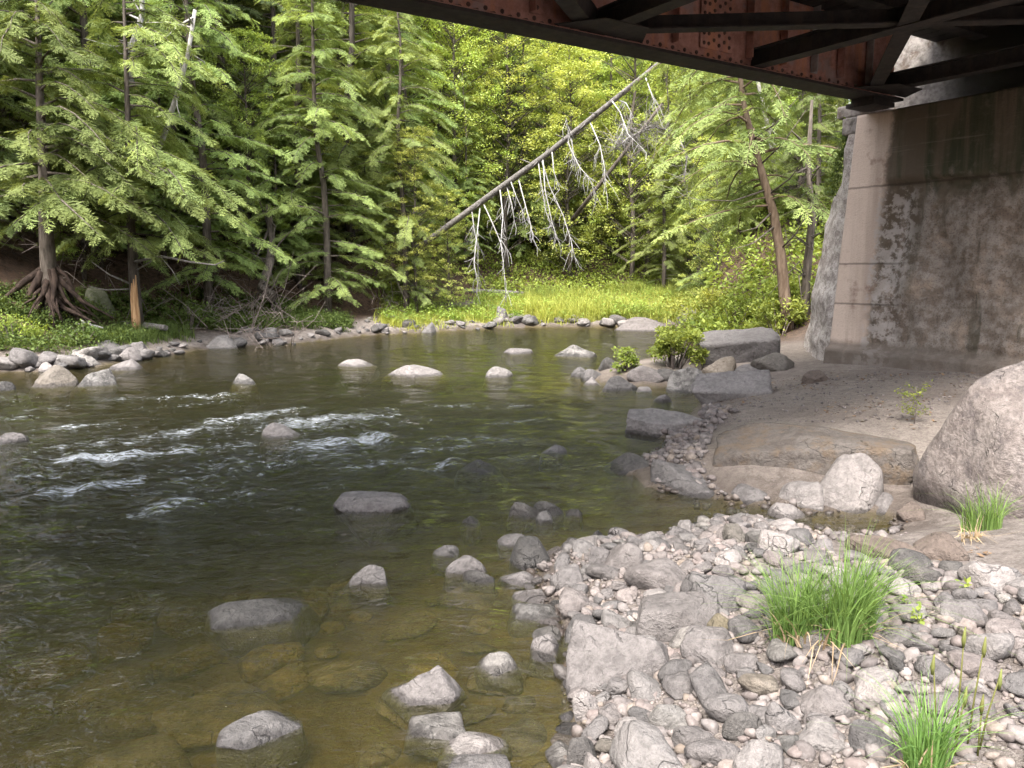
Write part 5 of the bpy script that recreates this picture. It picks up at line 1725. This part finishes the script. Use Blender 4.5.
# torn root plate with its hemlock
P = at_ground(52, 330)
P = np.array([P[0] * (P[1] + 0.6) / P[1], P[1] + 0.6, 0]); P[2] = gz(P[0], P[1])
r = np.random.default_rng(61)
rel2 = lambda a, b, c=0.0: rel(a, b, c, P)
path = [rel2(52, 318), rel2(50, 285), rel2(46, 230), rel2(44, 170), rel2(40, 100), rel2(38, 30), rel2(34, -50)]
pt, pc = hemlock_parts(953, path=path, base=2.3, R=3.2, nbr=56, r0=0.22, drop=0.34, lean_to=-0.5)
t = empty('hemlock', P); tag(t, 'hemlock standing on torn red brown roots at the far left of the bank', 'tree')
link('trunk', pt, M['bark'], t); link('crown', pc, M['hemlock'], t)
m = MB()
for i in range(24):
    a = r.uniform(-3.2, 0.3); l = r.uniform(0.35, 1.5); z0 = r.uniform(0.15, 0.9)
    d = Vector((math.cos(a), math.sin(a), 0))
    j = Vector((r.normal(0, .14), r.normal(0, .14), r.normal(0, .06)))
    m.tube([d * 0.08 + Vector((-.02, 0, z0 + 0.3)), d * (0.22 + 0.1 * l) + j + Vector((0, 0, z0)), d * (0.5 * l) + j * 2 + Vector((0, 0, z0 * 0.45)), d * l + j * 3 + Vector((0, 0, -0.12))],
           list(np.array([0.11, 0.085, 0.055, 0.02]) * r.uniform(0.35, 1.0)), 7)
link('roots', m.mesh('roots'), M['root'], t)

# leaning brown tree beside the abutment
P = at_ground(789, 330)
rel3 = lambda a, b, c=0.0: rel(a, b, c, P)
path = [rel3(789, 340), rel3(785, 300), rel3(781, 255), rel3(774, 215), rel3(764, 180), rel3(754, 145), rel3(744, 105, 0.1), rel3(738, 60, 0.2), rel3(733, 10, 0.3), rel3(729, -60, 0.3)]
pt, pc = hemlock_parts(957, path=path, base=2.6, R=2.6, nbr=48, r0=0.135, drop=0.5, sparse=0.7)
t = empty('hemlock', P); tag(t, 'brown trunked hemlock leaning left beside the abutment', 'tree')
link('trunk', pt, M['bark_brown'], t); link('crown', pc, M['hemlock_lit'], t)
m = MB()
for a, b, c_, d in ((772, 212, 740, 232), (768, 195, 812, 150), (766, 190, 700, 200), (760, 165, 806, 110), (780, 250, 812, 205), (776, 225, 730, 250), (752, 140, 800, 95)):
    m.tube([rel3(a, b), rel3((a + c_) / 2, (b + d) / 2 + 6, -0.5), rel3(c_, d, -0.8)], [0.022, 0.014, 0.005], 5)
link('dead_branch', m.mesh('dead_branch'), M['bark'], t)
P = at_ground(800, 330); P = np.array([P[0] + 0.15, P[1] + 0.6, gz(P[0] + .15, P[1] + .6)])
m = MB(); r = np.random.default_rng(4)
rel4 = lambda a, b, c=0.0: rel(a, b, c, P)
m.tube([rel4(803, 340), rel4(806, 280), rel4(812, 220), rel4(808, 165), rel4(812, 100)], [0.13, 0.10, 0.08, 0.06, 0.03], 8)
for i in range(12):
    y0 = r.uniform(120, 290); x0 = np.interp(y0, [100, 165, 220, 280], [812, 808, 812, 806])
    m.tube([rel4(x0, y0), rel4(x0 + r.uniform(-26, 12), y0 - r.uniform(-20, 20), -0.3), rel4(x0 + r.uniform(-42, 8), y0 + r.uniform(-30, 45), -0.4)], [0.02, 0.012, 0.005], 5)
o = link('bare_tree', m.mesh('bare_tree'), M['bark'])
o.location = P; tag(o, 'thin bare tree close against the broken wing wall', 'tree')

# the long dead trunk leaning out over the river
def at2(px_, py_, Y):
    return at_y(px_, py_, Y)
TR = [(398, 259, 28.9), (424, 242, 28.0), (462, 216, 26.6), (505, 185.5, 25.2), (548, 152.5, 23.9), (600, 112, 22.5), (655, 66, 21.1), (700, 28, 20.0)]
base = at2(*TR[0])
t = empty('dead_tree', base); tag(t, 'long grey dead tree leaning out over the river with bleached branches hanging from it', 'dead tree')
def rt(px_, py_, Y): return at2(px_, py_, Y) - base
TR2 = [(a + dx, b + dy, c) for (a, b, c), dx, dy in zip(TR, (0, 0, 0, 1, -1, 0.8, 0, 0), (0, 1.5, 0, -1.6, 1.8, -1.2, 0.8, 0))]
m = MB(); m.tube([rt(*q) for q in TR2], [0.115, 0.108, 0.098, 0.094, 0.082, 0.074, 0.06, 0.045], 10)
rs_ = np.random.default_rng(19)
for i in range(26):
    u = rs_.uniform(0.2, 6.9); i0 = int(u); a_ = np.array(rt(*TR[i0])); b_ = np.array(rt(*TR[i0 + 1])); p_ = a_ + (b_ - a_) * (u - i0)
    d_ = rs_.normal(0, 1, 3); d_ /= np.linalg.norm(d_)
    m.tube([p_, p_ + d_ * rs_.uniform(0.15, 0.4)], [0.022, 0.008], 5)
link('trunk', m.mesh('trunk'), M['deadgrey'], t)
def Yat(px_): return float(np.interp(px_, [q[0] for q in TR], [q[2] for q in TR]))
r = np.random.default_rng(12)
HANG = [[(472, 212), (474, 228), (478, 250), (478, 275)], [(484, 205), (492, 222), (501, 243), (504, 270), (506, 302)], [(500, 190), (503, 215), (501, 240), (511, 255)],
        [(506, 184), (512, 205), (515, 225)], [(518, 177), (524, 200), (531, 226), (534, 242)], [(511, 182), (516, 196), (524, 214)],
        [(538, 160), (541, 182), (546, 212), (557, 236)], [(541, 158), (549, 185), (563, 215), (571, 240), (577, 268)], [(543, 160), (545, 190), (552, 222), (562, 252)],
        [(552, 152), (554, 172), (560, 190)], [(566, 138), (572, 152), (580, 168), (594, 182)], [(571, 134), (574, 160), (590, 180), (598, 200)],
        [(612, 101), (620, 112), (628, 134), (640, 146)], [(615, 99), (626, 103), (634, 118)], [(570, 136), (568, 128), (566, 118)], [(645, 76), (650, 90), (655, 104)],
        [(590, 122), (600, 145), (604, 165), (606, 190)], [(480, 208), (477, 235), (474, 262), (478, 285)]]
for i, pl in enumerate(HANG):
    m = MB(); Y0 = Yat(pl[0][0]) - 0.05
    pts = [rt(a, b, Y0 - 0.25 * j + r.normal(0, 0.08)) for j, (a, b) in enumerate(pl)]
    m.tube(pts, list(np.linspace(0.021, 0.007, len(pts))), 5)
    P_ = np.array(pts)
    for j in range(17 if len(pl) > 3 else 7):
        u = r.uniform(0.2, 1) * (len(pts) - 1)
        q = np.array([np.interp(u, range(len(pts)), P_[:, a]) for a in range(3)])
        d = np.array([r.normal(0, 0.15), r.normal(0, 0.15), -r.uniform(0.15, 0.6)])
        m.tube([q, q + d * 0.5 + r.normal(0, 0.04, 3), q + d + r.normal(0, 0.06, 3)], [0.009, 0.007, 0.004], 3, False)
    link('branch', m.mesh('branch'), M['deadwhite'], t)

def snag(name, pts, rs, mat, label, cat, twigs=0, seed=1, tw=0.5, part=None):
    P0 = at2(*pts[0])
    m = MB(); q = [at2(*p) - P0 for p in pts]
    m.tube(q, rs, 8)
    r = np.random.default_rng(seed); Q = np.array(q)
    for j in range(twigs):
        u = r.uniform(0.1, 1) * (len(q) - 1)
        a = np.array([np.interp(u, range(len(q)), Q[:, k_]) for k_ in range(3)])
        d = r.normal(0, tw, 3)
        m.tube([a, a + d * 0.5 + r.normal(0, tw * 0.1, 3), a + d + r.normal(0, tw * 0.2, 3)], [rs[-1] * 0.6 + 0.004, rs[-1] * 0.4 + 0.003, 0.003], 3, False)
    o = link(name, m.mesh(name), M[mat]); o.location = P0
    return tag(o, label, cat)


snag('snag', [(572, 220, 33), (600, 184, 32), (628, 148, 31), (662, 104, 30)], [0.09, 0.08, 0.07, 0.05], 'bark', 'thin dark snag slanting up behind the hanging dead branches', 'dead tree', 0)
sn = snag('dead_brush', [(676, 132, 29), (650, 126, 29), (630, 138, 28.8), (612, 150, 28.6)], [0.03, 0.025, 0.02, 0.012], 'deadgrey', 'tangle of fine grey dead twigs in the crown of the thin snag', 'dead branches', 200, 5, 0.55)
snag('dead_brush', [(680, 140, 27), (687, 158, 27), (684, 180, 27), (690, 205, 27)], [0.03, 0.026, 0.02, 0.012], 'deadgrey', 'bent grey dead branch with twigs at the right of the thin snag', 'dead branches', 50, 6, 0.5)
snag('dead_tree', [(132, 88, 20.5), (126, 60, 20.5), (138, 30, 20.4), (143, 12, 20.4), (140, -20, 20.4)], [0.10, 0.085, 0.075, 0.065, 0.05], 'deadwhite', 'bleached forked dead trunk high among the left hemlocks', 'dead tree', 14, 7, 0.5)
snag('birch', [(150, 170, 22), (163, 138, 21.6), (176, 98, 21.4), (188, 55, 21.2), (195, 10, 21.2)], [0.08, 0.075, 0.068, 0.058, 0.045], 'bark_pale', 'slender pale birch leaning right among the left hemlocks', 'tree', 10, 8, 0.6)
snag('birch', [(778, 190, 24), (772, 150, 23.6), (766, 118, 23.4), (758, 82, 23.2), (752, 40, 23)], [0.07, 0.065, 0.06, 0.055, 0.05], 'bark_pale', 'slender pale birch beyond the leaning brown tree', 'tree', 8, 9, 0.5)
snag('fallen_log', [(400, 281, 30), (420, 292, 29.5), (440, 294, 29.2)], [0.09, 0.12, 0.13], 'deadgrey', 'short pale log slanting down the bank under the pale hemlock', 'log', 4, 10, 0.4)
snag('fallen_log', [(436, 292, 33.5), (470, 291, 33.5), (500, 292, 33.6), (535, 294, 33.8)], [0.10, 0.10, 0.09, 0.07], 'deadgrey', 'long thin log lying along the back edge of the meadow', 'log', 6, 11, 0.4)
snag('fallen_log', [(118, 324, 20.2), (140, 325, 19.8), (166, 328, 19.4)], [0.08, 0.085, 0.07], 'deadgrey', 'short grey log lying at the foot of the peeling trunk', 'log', 2, 12, 0.3)
snag('fallen_branch', [(82, 321, 18.5), (92, 325, 18.4), (103, 328, 18.3)], [0.03, 0.028, 0.02], 'deadwhite', 'pale broken branch lying in the grass left of the peeling trunk', 'branch', 2, 13, 0.3)
snag('bent_tree', [(272, 298, 23.2), (262, 288, 23.6), (270, 262, 24.2), (272, 240, 24.6), (268, 205, 24.8)], [0.16, 0.15, 0.13, 0.11, 0.08], 'bark', 'dark bent trunk at the edge of the brown brush', 'tree', 16, 14, 0.6)
sg = snag('twig', [(948, 630, 4.0), (962, 618, 4.03), (978, 592, 4.05)], [0.005, 0.004, 0.003], 'twig', 'thin dark twig lying across stones right of the big grass tuft', 'twig', 2, 15, 0.03)
snag('twig', [(990, 714, 3.2), (1006, 722, 3.15), (1024, 728, 3.12)], [0.004, 0.004, 0.003], 'root', 'thin red brown twig by the seed stems at the lower right', 'twig', 2, 16, 0.03)

# dead brushwood on the left slope: thickets nobody could count
r = np.random.default_rng(71)
m = MB()
for i in range(230):
    px_ = r.choice([r.uniform(-20, 75), r.uniform(185, 290), r.uniform(60, 300), r.uniform(290, 420)], p=[0.4, 0.25, 0.15, 0.2])
    Y = r.uniform(20, 23.5) if px_ < 300 else r.uniform(26, 31)
    x, y = at_px(px_, Y)
    z0 = gz(x, y) + (r.uniform(0, 2.6) if px_ < 90 else r.uniform(0, 0.6))
    l = r.uniform(0.5, 1.7)
    d = np.array([r.normal(0, 0.55), r.normal(0, 0.4), r.uniform(-0.25, 0.9)]); d /= np.linalg.norm(d)
    p = np.array([x, y, z0])
    p1 = p + d * l * 0.5 + r.normal(0, 0.07, 3); p2 = p1 + (d + r.normal(0, 0.35, 3)) * l * 0.5
    m.tube([p, p1, p2], [0.012, 0.009, 0.004], 3, False)
    for j in range(3):
        q = p + (p2 - p) * r.uniform(0.3, 0.9); m.tube([q, q + r.normal(0, 0.22, 3)], [0.006, 0.003], 3, False)
o = link('dead_brushwood', m.mesh('dead_brushwood'), M['twig']); tag(o, kind='stuff')

# moss on top of the wing wall belongs to the abutment
r = np.random.default_rng(72)
pp = []
for i in range(900):
    zz = r.uniform(3.1, 4.15); sm_ = np.interp(zz, [2.8, 3.4, 4.1], [1.2, 0.85, 0.22]) * r.uniform(0.6, 1.1)
    pp.append((edge_u(zz) + wd[0] * sm_ + r.normal(0, 0.05), wd[1] * sm_ + r.normal(0, 0.05), zz + r.uniform(0, 0.12)))
pp = np.array(pp)
o = link('moss', mesh_np('moss', leaves_at(r, pp, 0.07, 0.9, 0.5), quads(len(pp)), False, {'tint': np.repeat(r.random(len(pp)), 4)}), M['under'], ab)

# ------------------------------------------------------------------ light
w = bpy.data.worlds.new('World'); S.world = w
w.use_nodes = True
nt = w.node_tree; nt.nodes.clear()
SUN_EL, SUN_AZ = 54.0, 204.0
sky = nt.nodes.new('ShaderNodeTexSky'); sky.sky_type = 'NISHITA'; sky.sun_disc = False
sky.sun_elevation = rad(SUN_EL); sky.sun_rotation = rad(SUN_AZ)
sky.dust_density = 4.0; sky.air_density = 1.0
hs = nt.nodes.new('ShaderNodeHueSaturation'); hs.inputs['Saturation'].default_value = 0.4
bg = nt.nodes.new('ShaderNodeBackground'); bg.inputs['Strength'].default_value = 0.15
wo = nt.nodes.new('ShaderNodeOutputWorld')
nt.links.new(sky.outputs[0], hs.inputs['Color']); nt.links.new(hs.outputs[0], bg.inputs['Color']); nt.links.new(bg.outputs[0], wo.inputs['Surface'])
sl = bpy.data.lights.new('sun', 'SUN'); sl.energy = 2.4; sl.angle = rad(28); sl.color = (1.0, 0.955, 0.88)
so = bpy.data.objects.new('sun', sl); COL.objects.link(so)
sd_ = Vector((math.sin(rad(SUN_AZ)) * math.cos(rad(SUN_EL)), math.cos(rad(SUN_AZ)) * math.cos(rad(SUN_EL)), math.sin(rad(SUN_EL))))
so.rotation_euler = sd_.to_track_quat('Z', 'Y').to_euler()
so.location = (0, -5, 20)

S.view_settings.view_transform = 'Standard'
S.view_settings.look = 'None'
S.view_settings.exposure = EXPO
S.view_settings.gamma = 1.0
S.view_settings.use_curve_mapping = False
S.render.engine = 'CYCLES'
cy = S.cycles
cy.use_denoising = True
cy.use_adaptive_sampling = True; cy.adaptive_threshold = 0.02; cy.adaptive_min_samples = 8
cy.max_bounces = 7; cy.diffuse_bounces = 4; cy.glossy_bounces = 2; cy.transmission_bounces = 4
cy.transparent_max_bounces = 12; cy.volume_bounces = 0
cy.caustics_reflective = False; cy.caustics_refractive = False
cy.sample_clamp_indirect = 6.0
